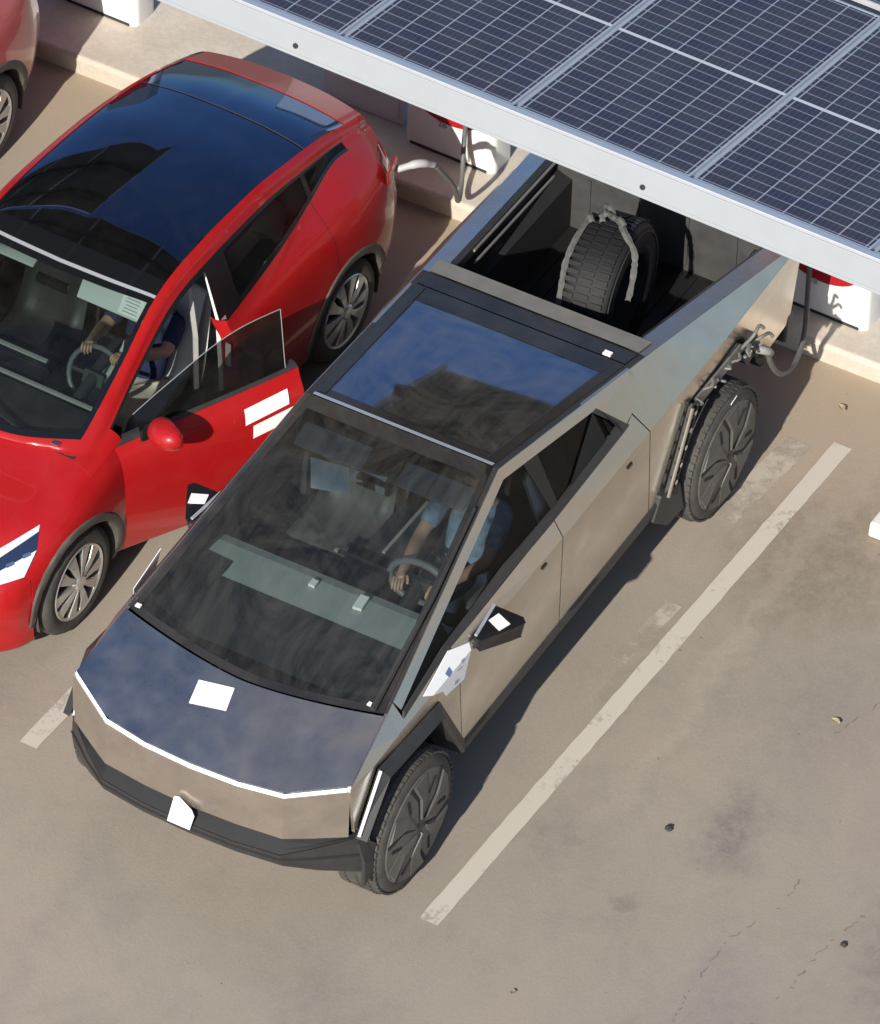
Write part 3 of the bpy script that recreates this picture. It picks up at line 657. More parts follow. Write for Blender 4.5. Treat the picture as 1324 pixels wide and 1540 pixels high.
# black bumper
dz = [.742,.742,.735,.742,.757]
l0 = [Vector((lbX[abs(j)]-.02+.0, (-1 if j<0 else 1)*lbY[abs(j)], dz[abs(j)])) for j in range(-4,5)]
def ring(dx, z, dy=0): return [Vector((lbX[abs(j)]+dx-.085*(abs(j)/4)**5, (-1 if j<0 else 1)*(lbY[abs(j)]+dy*(abs(j)/4)**3), z[abs(j)])) for j in range(-4,5)]
mb = MB(); mb.grid([l0, ring(.004,[.715,.715,.71,.722,.742],.012), ring(.030,[.672,.672,.67,.705,.742],.03), ring(.0475,[.648,.648,.646,.696,.742],.046)]); mb.build('grille_recess', 'black_matte', TK)
mb = MB(); mb.grid([ring(.02,[.640,.640,.638,.685,.735],.03), ring(.048,[.640,.640,.638,.688,.738],.046), ring(.040,[.575,.575,.57,.58,.57],.06), ring(.018,[.54,.54,.535,.50,.455],.06), ring(-.05,[.50,.50,.49,.45,.40],.05), ring(-.25,[.47]*3+[.42,.40],.03)])
mb.build('bumper', 'black_plastic', TK)
mb = MB(); mb.grid([ring(.0455,[.618,.618,.614,.62,.62],.062), ring(.0445,[.596,.596,.592,.60,.60],.064)])
mb.build('bumper_groove', 'black_matte', TK)
for s in (1,-1):
    mb = MB(); mb.poly([(2.40,s*.97,.752),(2.37,s*.99,.60),(2.36,s*.985,.405),(2.16,s*.97,.43),(2.22,s*.975,.62),(2.34,s*.972,.752)]); mb.v = [(x-(.05 if s < 0 else 0), y*(.985 if s > 0 else .925), z) for x, y, z in mb.v]; mb.build('bumper_end', 'black_plastic', TK, solid=.02)
mb = MB(); mb.prism([(2.640,-.075,.800),(2.640,-.045,.810),(2.655,.045,.765),(2.665,.068,.735),(2.672,.045,.632),(2.672,-.100,.632)], (.008,0,0))
mb.build('plate_sticker', 'paper', TK)

# windscreen: sheet between cowl curve and apex
rows = []
for t in [k/10 for k in range(11)]:
    r = []
    for j in range(-10, 11):
        q = j/10; x = lerp(wsx(.838*q), .332, t); y = lerp(.818*q, .594*q, t)
        r.append(Vector((x, y, plz(x)+.016*math.sin(math.pi*t)*(1-(y/.9)**2))))
    rows.append(r)
WSR = rows
inner = [r[:] for r in rows]
MB().grid(rows).build('windscreen', 'ws', TK, smooth=True)
# black borders of the glass
def border(rows, i0, i1, w0, w1): pass
mb = MB()
up = Vector((.31,0,.95))*.003
a = [p+up for p in rows[0]]; b = [lerp(p, q, .28)+up for p, q in zip(rows[0], rows[1])]; mb.grid([a, b])
a = [p+up for p in rows[-1]]; b = [lerp(p, q, .55)+up for p, q in zip(rows[-1], rows[-2])]; mb.grid([a, b])
for j, j2 in ((0,1),(-1,-2)):
    mb.grid([[r[j]+up for r in rows], [r[j]+up+(r[j2]-r[j]).normalized()*.04 for r in rows]])
mb.build('glass_border', 'frit', TK)
# black side bands between glass and steel strip
for s in (1,-1):
    mb = MB(); mb.grid([[Vector((x,s*(T(x)[0]-.004),T(x)[1]+.001)) for x in (1.9,1.4,.9,.33)], [Vector((x, s*(T(x)[0]-.038), T(x)[1]-.003)) for x in (1.9,1.4,.9,.33)]]); mb.build('pillar_seal', 'black_plastic', TK)
# roof glass
def rz(x): return 1.786-.1545*(.33-x)
rows = [[Vector((x, (T(x)[0]-.045)*k/4, rz(x)+.010*math.sin(math.pi*(.325-x)/1.35)*(1-(k/4)**2))) for k in range(-4,5)] for x in [.325-1.36*i/8 for i in range(9)]]
MB().grid(rows).build('roof_glass', 'roof_glass', TK, smooth=True)
mb = MB(); u = Vector((-.15,0,.99))*.003
mb.grid([[p+u for p in rows[0]], [lerp(p,q,.16)+u for p,q in zip(rows[0], rows[1])]])
mb.build('roof_seam', 'alu_bare', TK)
mb = MB(); mb.grid([[lerp(p,q,.16)+u for p,q in zip(rows[0], rows[1])], [lerp(p,q,.55)+u for p,q in zip(rows[0], rows[1])]])
mb.grid([[p+u for p in rows[-1]], [lerp(p,q,.9)+u for p,q in zip(rows[-1], rows[-2])]])
for s in (1,-1): mb.grid([[Vector((x, s*(T(x)[0]-.042), rz(x)+.003)) for x in (.28,-.2,-.7,-1.03)], [Vector((x, s*(T(x)[0]-.10), rz(x)+.008)) for x in (.28,-.2,-.7,-1.03)]])
mb.build('glass_border', 'frit', TK)
for s in (1,-1):
    mb = MB(); mb.grid([[Vector((x, s*(T(x)[0]-.10), rz(x)+.0105)) for x in (.28,-.2,-.7,-1.03)], [Vector((x, s*(T(x)[0]-.108), rz(x)+.0105)) for x in (.28,-.2,-.7,-1.03)]])
    mb.grid([[Vector((x, s*(T(x)[0]-.004), rz(x)-.001)) for x in (.33,-.2,-.7,-1.28)], [Vector((x, s*(T(x)[0]-.043), rz(x)-.001)) for x in (.33,-.2,-.7,-1.28)]]); mb.build('roof_seal', 'black_plastic', TK)
mb = MB(); mb.box((-1.07,.56,rz(-1.07)+.012), (.035,.05,.012)); mb.build('roof_tag', 'paper', TK)
# header cover of the bed (worn grey)
mb = MB(); X0, X1 = -1.045, -1.345
mb.grid([[Vector((x, (T(x)[0]-.045)*k/3, rz(x)+.004)) for k in range(-3,4)] for x in (X0,-1.19)])
mb.build('tonneau_edge', 'frit', TK)
mb = MB(); mb.grid([[Vector((x, (T(x)[0]-.045)*k/3, rz(x)+.012-(.03 if x < -1.34 else 0))) for k in range(-3,4)] for x in (-1.19,-1.335,-1.345)]+[[Vector((-1.345, (T(-1.345)[0]-.045)*k/3, 1.30)) for k in range(-3,4)]])
mb.build('bed_header', 'header_grey', TK)
# bed rails: steel top strip then black track
for s in (1,-1):
    xs = (-1.19,-1.6,-2.1,-2.5,-2.86); mb = MB()
    mb.grid([[Vector((x, s*(T(x)[0]-.001), rz(x)+.0)) for x in xs], [Vector((x, s*(T(x)[0]-.115), rz(x)+.008)) for x in xs]]); mb.build('bed_rail', 'steel_hood', TK)
    mb = MB(); mb.grid([[Vector((x, s*(T(x)[0]-.115), rz(x)+.004)) for x in xs], [Vector((x, s*(T(x)[0]-.145), rz(x)-.012)) for x in xs], [Vector((x, s*(T(x)[0]-.15), rz(x)-.06)) for x in xs]]); mb.build('bed_track', 'black_plastic', TK)
    mb = MB()
    for dz_, dy_ in ((.035,.152),(.125,.158)): mb.tube([(x, s*(T(x)[0]-dy_), rz(x)-dz_) for x in xs[1:]], .009, 6)
    mb.build('track_strip', 'header_grey', TK)
# bed tub
mb = MB(); BF = .80
for s in (1,-1):
    xs = (-1.3,-2.0,-2.80); mb.grid([[Vector((x, s*(T(x)[0]-.13), rz(x)-.055)) for x in xs], [Vector((x, s*.66, BF)) for x in xs]])
mb.poly([(-1.3,-.66,BF),(-1.3,.66,BF),(-2.8,.66,BF),(-2.8,-.66,BF)]); mb.poly([(-1.32,-.72,BF),(-1.32,.72,BF),(-1.32,.6,1.48),(-1.32,-.6,1.48)])
for k in range(12): mb.box((-2.05, -.55+.1*k, BF+.006), (1.4,.045,.012))
mb.build('bed_tub', 'bed', TK)
# tailgate
mb = MB(); mb.prism([(-2.795,-.78,BF-.02),(-2.795,.78,BF-.02),(-2.795,.80,1.27),(-2.795,-.80,1.27)], (-.015,0,0)); tg = mb.build('tailgate_liner', 'bed_grey', TK, bevel=.004)
for y in (-.5,-.17,.17,.5): mb = MB(); mb.box((-2.79,y,1.03), (.008,.02,.36)); mb.build('liner_rib', 'bed_grey', tg)
mb = MB(); mb.box((-2.845,0,1.02), (.06,1.66,.55)); mb.build('tailgate', 'steel', TK, bevel=.006)
mb = MB(); mb.box((-2.86,0,.62), (.10,1.72,.22)); mb.build('rear_bumper', 'black_plastic', TK, bevel=.02)

# wheel arch of the front: faceted flare
def flare(s):
    A = [(2.375,.925,.765),(2.135,.922,1.098),(1.465,.925,1.062),(1.145,.915,.50)]
    C_ = [(2.352,.985,.745),(2.105,.985,1.035),(1.515,.985,1.005),(1.235,.97,.51)]
    D_ = [(2.325,.975,.72),(2.09,.975,1.012),(1.53,.975,.985),(1.255,.96,.505)]
    E_ = [(2.30,.80,.70),(2.07,.80,.99),(1.54,.80,.965),(1.27,.80,.50)]
    mb = MB(); f_ = lambda P: [Vector((x, s*y, z)) for x, y, z in P]
    mb.grid([f_(A), f_(C_), f_(D_), f_(E_)])
    return mb
for s in (1,-1):
    flare(s).build('wheel_arch_flare', 'black_plastic', TK)
    mb = MB(); mb.tube([(2.372,s*(.945 if s > 0 else .90),.785),(2.137,s*(.94 if s > 0 else .90),1.09)], .010, 6); mb.build('side_marker', 'light_white', TK)
# rear arch: the flare is missing, bare bracket and torn wiring show
for s in (1,-1):
    A = [(-1.19,.915,.56),(-1.435,.925,1.105),(-2.05,.925,1.125),(-2.31,.915,.97),(-2.47,.90,.63)]; mb = MB()
    mb.grid([[Vector((x,s*y,z)) for x,y,z in A], [Vector((lerp(x,-1.815,.06),s*(y-.02),lerp(z,.5,.06))) for x,y,z in A], [Vector((lerp(x,-1.815,.06),s*.62,lerp(z,.5,.06))) for x,y,z in A]])
    mb.build('wheel_arch_lining', 'black_matte', TK)
mb = MB(); p, q = Vector((-1.175,.945,.60)), Vector((-1.41,.952,1.10)); d = (q-p); n = 13
wv = Vector((-.085,.0,-.036))
for o_ in (0., 1.): mb.prism([p+wv*o_, q+wv*o_, q+wv*o_+Vector((-.018,.0,-.008)), p+wv*o_+Vector((-.018,0,-.008))], (0,-.02,0))
for k in range(n):
    c0 = p+d*(k/(n-1)); mb.prism([c0, c0+d*.03, c0+d*.03+wv, c0+wv], (0,-.012,0)) if k % 2 == 0 else None
mb.build('arch_bracket', 'dark_metal', TK)
mb = MB(); mb.tube([(-1.168,.955,.58),(-1.402,.962,1.10)], .011, 6); mb.build('bracket_edge', 'chrome', TK)
mb = MB()
for k in range(5):
    c0 = p+d*(.12+.2*k)+wv*.5+Vector((0,.006,0)); mb.lathe([(0,0),(.016,0),(.016,.012),(0,.012)], c0, 10)
mb.build('bracket_rivet', 'chrome', TK)
mb = MB(); mb.prism([(-1.13,.93,.60),(-1.33,.95,.58),(-1.36,.97,.36),(-1.20,.95,.33),(-1.06,.92,.44)], (0,-.06,0)); mb.build('mud_guard', 'black_plastic', TK, bevel=.01)
rs = random.Random(3)
for a_, b_ in (((-2.06,.93,1.06),(-2.16,.99,1.19)),((-2.1,.93,1.05),(-2.0,1.0,1.12)),((-2.15,.93,1.02),(-2.26,1.01,1.07))):
    a_, b_ = Vector(a_), Vector(b_); mb = MB(); mb.tube(crspline([a_, lerp(a_,b_,.4)+Vector((0,.03,.04)), b_, b_+Vector((rs.uniform(-.05,.05),.02,-.03))], 5), .011, 6); mb.build('torn_wire', 'cable', TK)
for k in range(9):
    a_ = Vector((lerp(-1.5,-2.2,k/8), .93, lerp(1.09,1.02,k/8)+rs.uniform(-.03,.02))); b_ = a_+Vector((rs.uniform(-.12,.02), rs.uniform(.01,.035), rs.uniform(-.07,.03))); mb = MB(); mb.tube(crspline([a_, lerp(a_,b_,.5)+Vector((0,.03,.0)), b_], 4), .009, 5); mb.build('torn_wire', 'cable', TK)
mb = MB(); mb.prism([(-1.50,.935,1.085),(-2.05,.935,1.10),(-2.14,.935,1.03),(-1.55,.935,1.0)], (0,-.03,0)); mb.build('arch_flange', mat('worn_grey_flange', (.16,.155,.145), rough=.6, noise=.6, nscale=18), TK)
pt = MB(); pt.box((-2.17,.925,.985), (.17,.06,.13), Euler((0,R(25),0))); port = pt.build('charge_port', 'black_plastic', TK, bevel=.012)
pt = MB(); pt.lathe([(0,.0),(.035,0),(.042,.018),(.045,.03)], (-2.17,.955,.985), 16); pt.box((-2.10,.965,1.01), (.035,.02,.035)); pt.build('socket_ring', 'chrome', port)

# wheels
def truck_wheel(x, s):
    wh = empty('wheel', (x, s*.995, .44)); wh.parent = TK
    W_ = .285; Rr = .44
    mb = MB(); prof = [(.262,-.02),(.30,-.004),(.36,.004),(.405,-.010),(.428,-.035),(.438,-.06),(.44,-.14),(.438,-.225),(.425,-.255),(.36,-.285),(.26,-.27)]
    if s < 0: prof = [(r_, -y_) for r_, y_ in prof]
    mb.lathe(prof, n=64); mb.build('tyre', 'rubber', wh, smooth=True, angle=40)
    mb = MB()                       # tread blocks
    for k in range(56):
        a = k*2*math.pi/56
        for y_, w2 in ((-.03,.03),(-.09,.06),(-.165,.06),(-.235,.045)):
            aa = a+(.03 if w2 > .05 else 0)+(.05 if y_ < -.15 else 0); c0 = Vector((.437*math.cos(aa), s*y_, .437*math.sin(aa)))
            if abs(y_+.03) < .01: c0 = Vector((.425*math.cos(aa), s*y_, .425*math.sin(aa)))
            mb.box(c0, (.014, w2, .034), Euler((0, -aa, 0)))
    mb.build('tread', 'rubber', wh)
    mb = MB(); dp = [(0,.026),(.10,.025),(.22,.020),(.345,.010),(.36,-.01)]; mb.lathe([(r_, s*y_) for r_, y_ in dp], n=42); cv = mb.build('wheel_cover', 'cover', wh, smooth=True, angle=30)
    # raised blades in a seven-fold star and dark slots between
    mb = MB(); dk = MB()
    def pol(a, r_, y_): return Vector((r_*math.cos(a), s*y_, r_*math.sin(a)))
    for k in range(6):
        a = k*2*math.pi/6+.35; st = 2*math.pi/6
        q0 = [pol(a+.06,.05,.027), pol(a+.16,.20,.022), pol(a-.04,.345,.012), pol(a+.40,.352,.011), pol(a+.62,.21,.021)]
        q1 = [pol(a+.10,.06,.040), pol(a+.21,.20,.034), pol(a+.02,.335,.024), pol(a+.38,.340,.016), pol(a+.56,.205,.026)]
        mb.poly(q1); mb.grid([q0+[q0[0]], q1+[q1[0]]])
        for (a0, r0_), (a1, r1_) in (((a+.02,.05),(a+.11,.20)),((a+.11,.20),(a-.09,.352)),((a+.66,.20),(a+.80,.30))):
            n_ = .011; p_, q_ = pol(a0,r0_,.0285-.035*r0_), pol(a1,r1_,.0285-.04*r1_); e_ = Vector(((q_-p_).z,0,-(q_-p_).x)).normalized()*n_; dk.poly([p_+e_, p_-e_, q_-e_, q_+e_])
    mb.build('cover_blade', 'cover', cv); dk.build('cover_slot', 'black_matte', cv, solid=.003)
    mb = MB(); mb.lathe([(0,s*.030),(.035,s*.029),(.042,s*.024)], n=14); mb.build('hub_cap', 'black_plastic', cv)
    return wh
for x in (1.8175, -1.8175):
    for s in (1,-1): truck_wheel(x, s)
mb = MB(); mb.prism([(-1.84,.999,.835),(-1.90,.999,.845),(-1.90,.985,.80),(-1.84,.985,.79)], (0,.004,0)); mb.build('wheel_bright_spot', 'paper', TK)  # white patch painted in as the sunlit spot on top of the rear tyre

# mirrors
for s in (1,-1):
    mb = MB(); P = [(.815,.895,1.262),(.80,1.075,1.245),(.825,1.105,1.235),(.90,1.068,1.235),(1.085,.962,1.235),(1.075,.925,1.25)]
    P = [Vector((x, s*y, z)) for x,y,z in P]
    Q = [Vector((lerp(p.x,.92,.12), p.y*.985, p.z-.105)) for p in P]
    mb.grid([P+[P[0]], Q+[Q[0]]]); mb.poly(P); mb.poly(Q[::-1]); mr = mb.build('mirror', 'black_gloss', TK, bevel=.012)
    mb = MB(); mb.box((1.02,s*.90,1.20), (.12,.13,.05), Euler((0,0,R(-25)*s))); mb.build('mirror_arm', 'black_plastic', mr, bevel=.01)
    c0 = sum(P[:1]+P[1:5], Vector())/5
    nrm = (P[2]-P[0]).cross(P[4]-P[0]).normalized()
    if nrm.x < 0: nrm = -nrm
    if nrm.z < 0: nrm = -nrm
    ctr = P[0]*.36+P[4]*.34+P[2]*.30+nrm*.006
    mb = MB(); mb.poly([ctr+Vector((-.055,-.035*s,.004)), ctr+Vector((-.02,.06*s,-.004)), ctr+Vector((.06,.035*s,-.003)), ctr+Vector((.025,-.055*s,.003))]); mb.build('mirror_sticker', 'paper', mr, solid=.004)
    mb = MB(); mb.tube([P[0]+nrm*.002, P[5]+nrm*.002], .010, 6); mb.build('mirror_edge', 'alu_bare', mr)

# stickers
bvl = []
for o in TK.children:
    if o.type == 'MESH' and o.name.split('.')[0] in ('front_door','front_fender','bonnet','window_trim'): bvl.append(o)
def bvh_of(objs):
    V, F = [], []
    for o in objs:
        k = len(V); V += [o.matrix_world @ v.co if o.parent is None else v.co.copy() for v in o.data.vertices]; F += [[i+k for i in p.vertices] for p in o.data.polygons]
    return BVHTree.FromPolygons(V, F)
bv = bvh_of(bvl)
decal(bv, [(2.143,-.224,2),(2.107,-.015,2),(2.249,.016,2),(2.290,-.199,2)], (0,0,-1), .009).build('bonnet_sticker', 'paper', TK)
for s in (1,-1):
    P = [(1.62,1.215),(1.30,1.288),(1.13,1.235),(1.20,1.02),(1.40,1.055),(1.44,1.12)]
    if s < 0: mb = MB(); mb.poly([(1.66,-.95,1.16),(1.36,-.955,1.23),(1.36,-.99,1.06),(1.60,-.985,1.03)]); mb.build('door_sticker', 'paper', TK, solid=.004); continue
    st = side_panel(P, 'door_sticker', 'paper', s, off=.010, thick=.004)
    if s > 0:
        side_panel([(1.40,1.215),(1.35,1.226),(1.345,1.195),(1.385,1.185)], 'sticker_print', 'ink', s, off=.0125, thick=.001, parent=st)
        side_panel([(1.25,1.20),(1.22,1.20),(1.22,1.18),(1.25,1.18)], 'sticker_print', 'ink_grey', s, off=.0125, thick=.001, parent=st)
        side_panel([(1.31,1.09),(1.27,1.085),(1.275,1.06),(1.315,1.065)], 'sticker_print', 'ink_grey', s, off=.0125, thick=.001, parent=st)
        side_panel([(1.29,1.16),(1.235,1.15),(1.236,1.145),(1.292,1.155)], 'sticker_print', 'ink_grey', s, off=.0125, thick=.001, parent=st)
for x, y in ((1.895,.728),(1.885,-.776)):
    mb = MB(); mb.box((x, y, plz(x)+.016), (.030,.034,.012)); mb.build('washer_jet', 'paper', TK, bevel=.004)
# wiper: one big arm lying along the left edge of the glass
mb = MB(); mb.tube([(1.93,.76,plz(1.93)+.03),(1.2,.715,plz(1.2)+.035),(.62,.645,plz(.62)+.03)], [.02,.014,.009], 6); mb.build('wiper', 'black_plastic', TK)

# ---- cabin
CB = TK
mb = MB(); mb.grid([[Vector((x,y,z)) for y in (-.80,-.4,0,.4,.80)] for x, z in ((1.84,1.20),(1.30,1.125),(.98,1.095),(.90,1.03),(.90,.6))]); mb.build('dashboard', 'dash', CB)
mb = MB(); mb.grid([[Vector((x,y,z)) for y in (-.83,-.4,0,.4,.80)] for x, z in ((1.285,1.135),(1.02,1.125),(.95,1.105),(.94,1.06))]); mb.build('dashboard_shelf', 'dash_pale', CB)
mb = MB(); mb.box((.85,0,1.06), (.03,.40,.22), Euler((0,R(-8),0))); mb.build('touchscreen', 'screen', CB, bevel=.006)
mb = MB(); mb.box((1.08,.19,1.145), (.11,.055,.02), Euler((0,0,R(6)))); mb.build('dashboard_tag', 'paper', CB)
mb = MB(); mb.box((1.08,-.12,1.145), (.05,.04,.02)); mb.build('dashboard_pass', 'paper', CB)
st = MB(); c0 = Vector((.74,.37,1.12))
ring_ = [Vector((c0.x+.05*math.sin(a)*0-.10*math.sin(a)*.35, c0.y+.19*math.cos(a)*(1 if abs(math.cos(a)) < .8 else 1.0), c0.z+.115*math.sin(a)*1.0)) for a in [k*2*math.pi/20 for k in range(21)]]
st.tube(ring_, .022, 8, cap=False); sw = st.build('steering_wheel', 'wheel_grey', CB, smooth=True)
st = MB(); st.box(c0, (.05,.30,.06)); st.tube([c0, c0+Vector((.2,0,-.06))], .04); st.build('steering_hub', 'black_plastic', sw, bevel=.01)
mb = MB(); mb.poly([(1.1,-.8,.62),(1.1,.8,.62),(-1.1,.8,.62),(-1.1,-.8,.62)]); mb.poly([(-1.12,-.85,.6),(-1.12,.85,.6),(-1.05,.7,1.56),(-1.05,-.7,1.56)]); mb.build('cabin_floor', 'trim_dark', CB)
mb = MB(); mb.box((.35,0,.80), (1.2,.28,.36)); mb.build('console', 'dash', CB, bevel=.03)
mb = MB(); mb.box((.25,0,.985), (.5,.02,.012)); mb.box((.62,-.02,.985), (.02,.46,.012)); mb.build('console_trim', 'trim_grey', CB)
def seat(x, y, m, parent, name='seat', back=R(22), w=.50, zb=.62):
    mb = MB()
    def slab(P, th, w_):
        pass
    rows = []
    prof = [(x+.30,zb+.10),(x+.32,zb+.20),(x+.22,zb+.255),(x+.02,zb+.235),(x-.12,zb+.24),(x-.19,zb+.36),(x-.26,zb+.55),(x-.33,zb+.76),(x-.36,zb+.80),(x-.42,zb+.78),(x-.40,zb+.55),(x-.34,zb+.20),(x-.28,zb+.05)]
    for k in range(9):
        u = -1+2*k/8; e = 1-.10*(abs(u) > .9); rows.append([Vector((px-(.035 if abs(u) > .95 else 0)*0, y+u*w/2*(1 if i < 5 else .92), pz+(.035 if .5 < abs(u) < .9 and 1 < i < 8 else 0)-(.03 if abs(u) > .95 else 0))) for i, (px, pz) in enumerate(prof)])
    mb.grid(rows); s_ = mb.build(name, m, parent, smooth=True, sub=1)
    hd = MB(); hx, hz = x-.40, zb+.93; hd.box((hx,y,hz), (.09,.27,.17), Euler((0,R(-12),0))); hd.tube([(hx+.02,y-.06,hz-.16),(hx,y-.06,hz)], .008); hd.tube([(hx+.02,y+.06,hz-.16),(hx,y+.06,hz)], .008)
    h_ = hd.build('headrest', m, s_, bevel=.03); return s_
for y in (.40,-.40): seat(.28, y, 'seat_grey', CB)
seat(-.55, .40, 'seat_grey', CB, 'rear_seat', w=.6, zb=.45); seat(-.55, -.40, 'seat_grey', CB, 'rear_seat', w=.6, zb=.45)
mb = MB()
for y, w_ in ((.33,.44),(-.33,.44)): mb.box((.52,y,1.655), (.16,w_,.02), Euler((0,R(20),0)))
mb.build('sun_visor', 'trim_grey', CB, bevel=.006)
mb = MB(); mb.prism([(.62,-.42,1.61),(.60,-.18,1.62),(.72,-.10,1.56),(.75,-.34,1.52)], (0,0,-.01)); mb.prism([(.60,-.14,1.62),(.58,.06,1.65),(.62,.06,1.63),(.66,-.14,1.60)], (0,0,-.01)); mb.build('visor_highlight', 'paper', CB)  # white sheets standing in for sunlit highlights behind the windscreen
mb = MB(); mb.box((.62,.0,1.60), (.05,.22,.07)); mm = mb.build('rear_view_mirror', 'black_gloss', CB, bevel=.01)
mb = MB(); mb.box((.648,.05,1.60), (.004,.06,.05)); mb.build('mirror_tag', 'paper', mm)
for s in (1,-1):
    mb = MB(); mb.grid([[Vector((.16,s*.70,1.60)),Vector((.05,s*.68,1.63))],[Vector((.14,s*.80,1.3)),Vector((.02,s*.80,1.3))],[Vector((.16,s*.84,.85)),Vector((-.02,s*.84,.85))]]); mb.build('pillar_lining', 'trim_grey', CB, solid=.02)
    mb = MB(); mb.tube([(.10,s*.70,1.52),(.12,s*.74,1.25),(.12,s*.76,.8)], .02, 4); mb.build('seat_belt', 'seat_grey', CB)
    mb = MB()
    for z in (1.50,1.42,1.34): mb.box((-.02,s*(.745+(1.5-z)*.35),z), (.12,.012,.018))
    mb.build('pillar_slat', 'trim_grey', CB)
    mb = MB(); mb.box((-.50,s*.52,1.26), (.10,.20,.16), Euler((0,R(-12),0))); mb.build('rear_headrest', 'seat_grey', CB, bevel=.03)
    mb = MB(); mb.grid([[side(x, Wb(x)-.02, -.02) if s > 0 else mir([side(x, Wb(x)-.02, -.02)])[0] for x in (1.3,.6,0,-.7)], [Vector((x, s*.80, Wb(x)-.03)) for x in (1.3,.6,0,-.7)], [Vector((x, s*.80, .62)) for x in (1.3,.6,0,-.7)]]); mb.build('door_lining', 'dash', CB)

# ---- loose things in the bed and at the charge port
t = empty('spare_tyre', (-1.92,.10,1.262), R(6)); tag(t, 'big black treaded tyre standing on edge in the pickup bed', 'tyre')
mb = MB(); mb.lathe([(.25,.14),(.30,.155),(.37,.155),(.415,.145),(.437,.115),(.442,.05),(.442,-.05),(.437,-.115),(.415,-.145),(.37,-.155),(.30,-.155),(.25,-.14),(.24,0),(.25,.14)], n=64); mb.build('casing', mat('black_new_tyre', (.006,.006,.007), rough=.7, noise=.3, nscale=20), t, smooth=True, angle=40)
mb = MB()
for k in range(60):
    a = k*2*math.pi/60
    for y_, w2 in ((-.10,.075),(-.01,.085),(.085,.075)): c0 = Vector((.444*math.cos(a+y_*.3), y_, .444*math.sin(a+y_*.3))); mb.box(c0, (.014, w2, .028), Euler((0, -(a+y_*.3), 0)))
mb.build('tread', bpy.data.materials['black_new_tyre'], t)
mb = MB()
for y_ in (.152,-.152): mb.lathe([(.395,y_-.004),(.400,y_+.006*(1 if y_ > 0 else -1)),(.385,y_+.006*(1 if y_ > 0 else -1))], n=64)
mb.build('shoulder_ring', mat('dark_grey_rubber', (.03,.03,.03), rough=.5), t)
t = empty('grey_strap', (-1.92,.10,1.708)); tag(t, 'frayed grey strap draped in two arms over the tyre in the pickup bed', 'strap')
def strap(pts, w0, seed):
    """flat woven band following a path, twisting a little"""
    rs = random.Random(seed); P = crspline([Vector(p) for p in pts], 6); mb = MB(); rows = []
    for i, p in enumerate(P):
        t_ = (P[min(i+1, len(P)-1)]-P[max(i-1, 0)]).normalized(); n = t_.cross(Vector((.5,.2,1))).normalized(); n = (n+Vector((rs.uniform(-.12,.12),rs.uniform(-.12,.12),rs.uniform(-.12,.12)))).normalized(); w1 = w0*rs.uniform(.75,1.15); rows.append([p-n*w1, p+Vector((0,0,.008)), p+n*w1])
    return mb.grid(rows)
def on_tyre(a, y, lift=.012): return (.455*math.cos(a)*1.0+lift*math.cos(a), y, .455*math.sin(a)-.445+lift*math.sin(a))
strap([on_tyre(R(112),-.12,.03), on_tyre(R(90),-.13,.02), on_tyre(R(70),-.135), on_tyre(R(50),-.125), on_tyre(R(32),-.10), on_tyre(R(14),-.085), on_tyre(R(4),-.06)], .017, 1).build('strap_arm', 'cable_pale', t, solid=.006)
strap([on_tyre(R(100),-.09,.03), on_tyre(R(96),.02,.03), on_tyre(R(86),.12,.02), (.05,.19,-.06), (.10,.22,-.15), (.16,.235,-.25), (.20,.24,-.30)], .018, 2).build('strap_arm', 'cable_pale', t, solid=.006)
rs = random.Random(9)
for k in range(5):
    a = Vector((rs.uniform(-.14,.04), rs.uniform(-.16,.02), rs.uniform(.02,.05))); b = a+Vector((rs.uniform(-.08,.08), rs.uniform(.04,.15), rs.uniform(-.02,.03))); strap([a, lerp(a,b,.5)+Vector((0,0,.03)), b], .016, 20+k).build('strap_fold', 'cable_pale', t, solid=.006)
t = empty('ribbed_plate', (-1.56,.30,1.09)); tag(t, 'small grey ribbed plate just behind the pickup cab', 'plate')
mb = MB(); mb.box((0,0,.07), (.14,.26,.02), Euler((0,R(8),0)))
for k in range(9): mb.box((0,-.11+.0275*k,.082), (.12,.006,.006), Euler((0,R(8),0)))
mb.build('plate_top', mat('grey_slotted_plate', (.15,.155,.16), rough=.5, noise=.2), t); mb = MB(); mb.box((0,0,-.11), (.12,.22,.34)); mb.build('plate_base', 'bed', t)
def cable(name, pts, r_, label, m='cable'):
    o = MB().tube(crspline(pts, 10), r_, 8).build(name, m, smooth=True); 
    return o
t = empty('charging_cable', (-3.5,.72,.6)); tag(t, 'grey charging cable hanging from the right charger to the port of the steel pickup', 'cable')
c = cable('cord', [(-3.50,.66,.58),(-3.42,.70,.46),(-3.2,.80,.29),(-2.95,.87,.27),(-2.72,.91,.37),(-2.50,.96,.57),(-2.32,1.0,.80),(-2.25,1.02,.93)], .017, ''); c.parent = t; c.location = -t.location
mb = MB(); P = [(-2.26,1.03,.92),(-2.23,1.02,.96),(-2.185,1.0,.99),(-2.175,.962,.985)]; mb.tube(P, [.022,.028,.026,.022], 10); mb.v = [tuple(Vector(v)-t.location) for v in mb.v]; mb.build('plug', mat('pale_grey_plug', (.28,.275,.26), rough=.5, noise=.2), t, smooth=True)
mb = MB(); mb.tube([(-2.29,1.0,.86),(-2.26,1.0,.92),(-2.22,1.0,1.0)], .014, 6); mb.v = [tuple(Vector(v)-t.location) for v in mb.v]; mb.build('plug_handle', 'cable_pale', t)
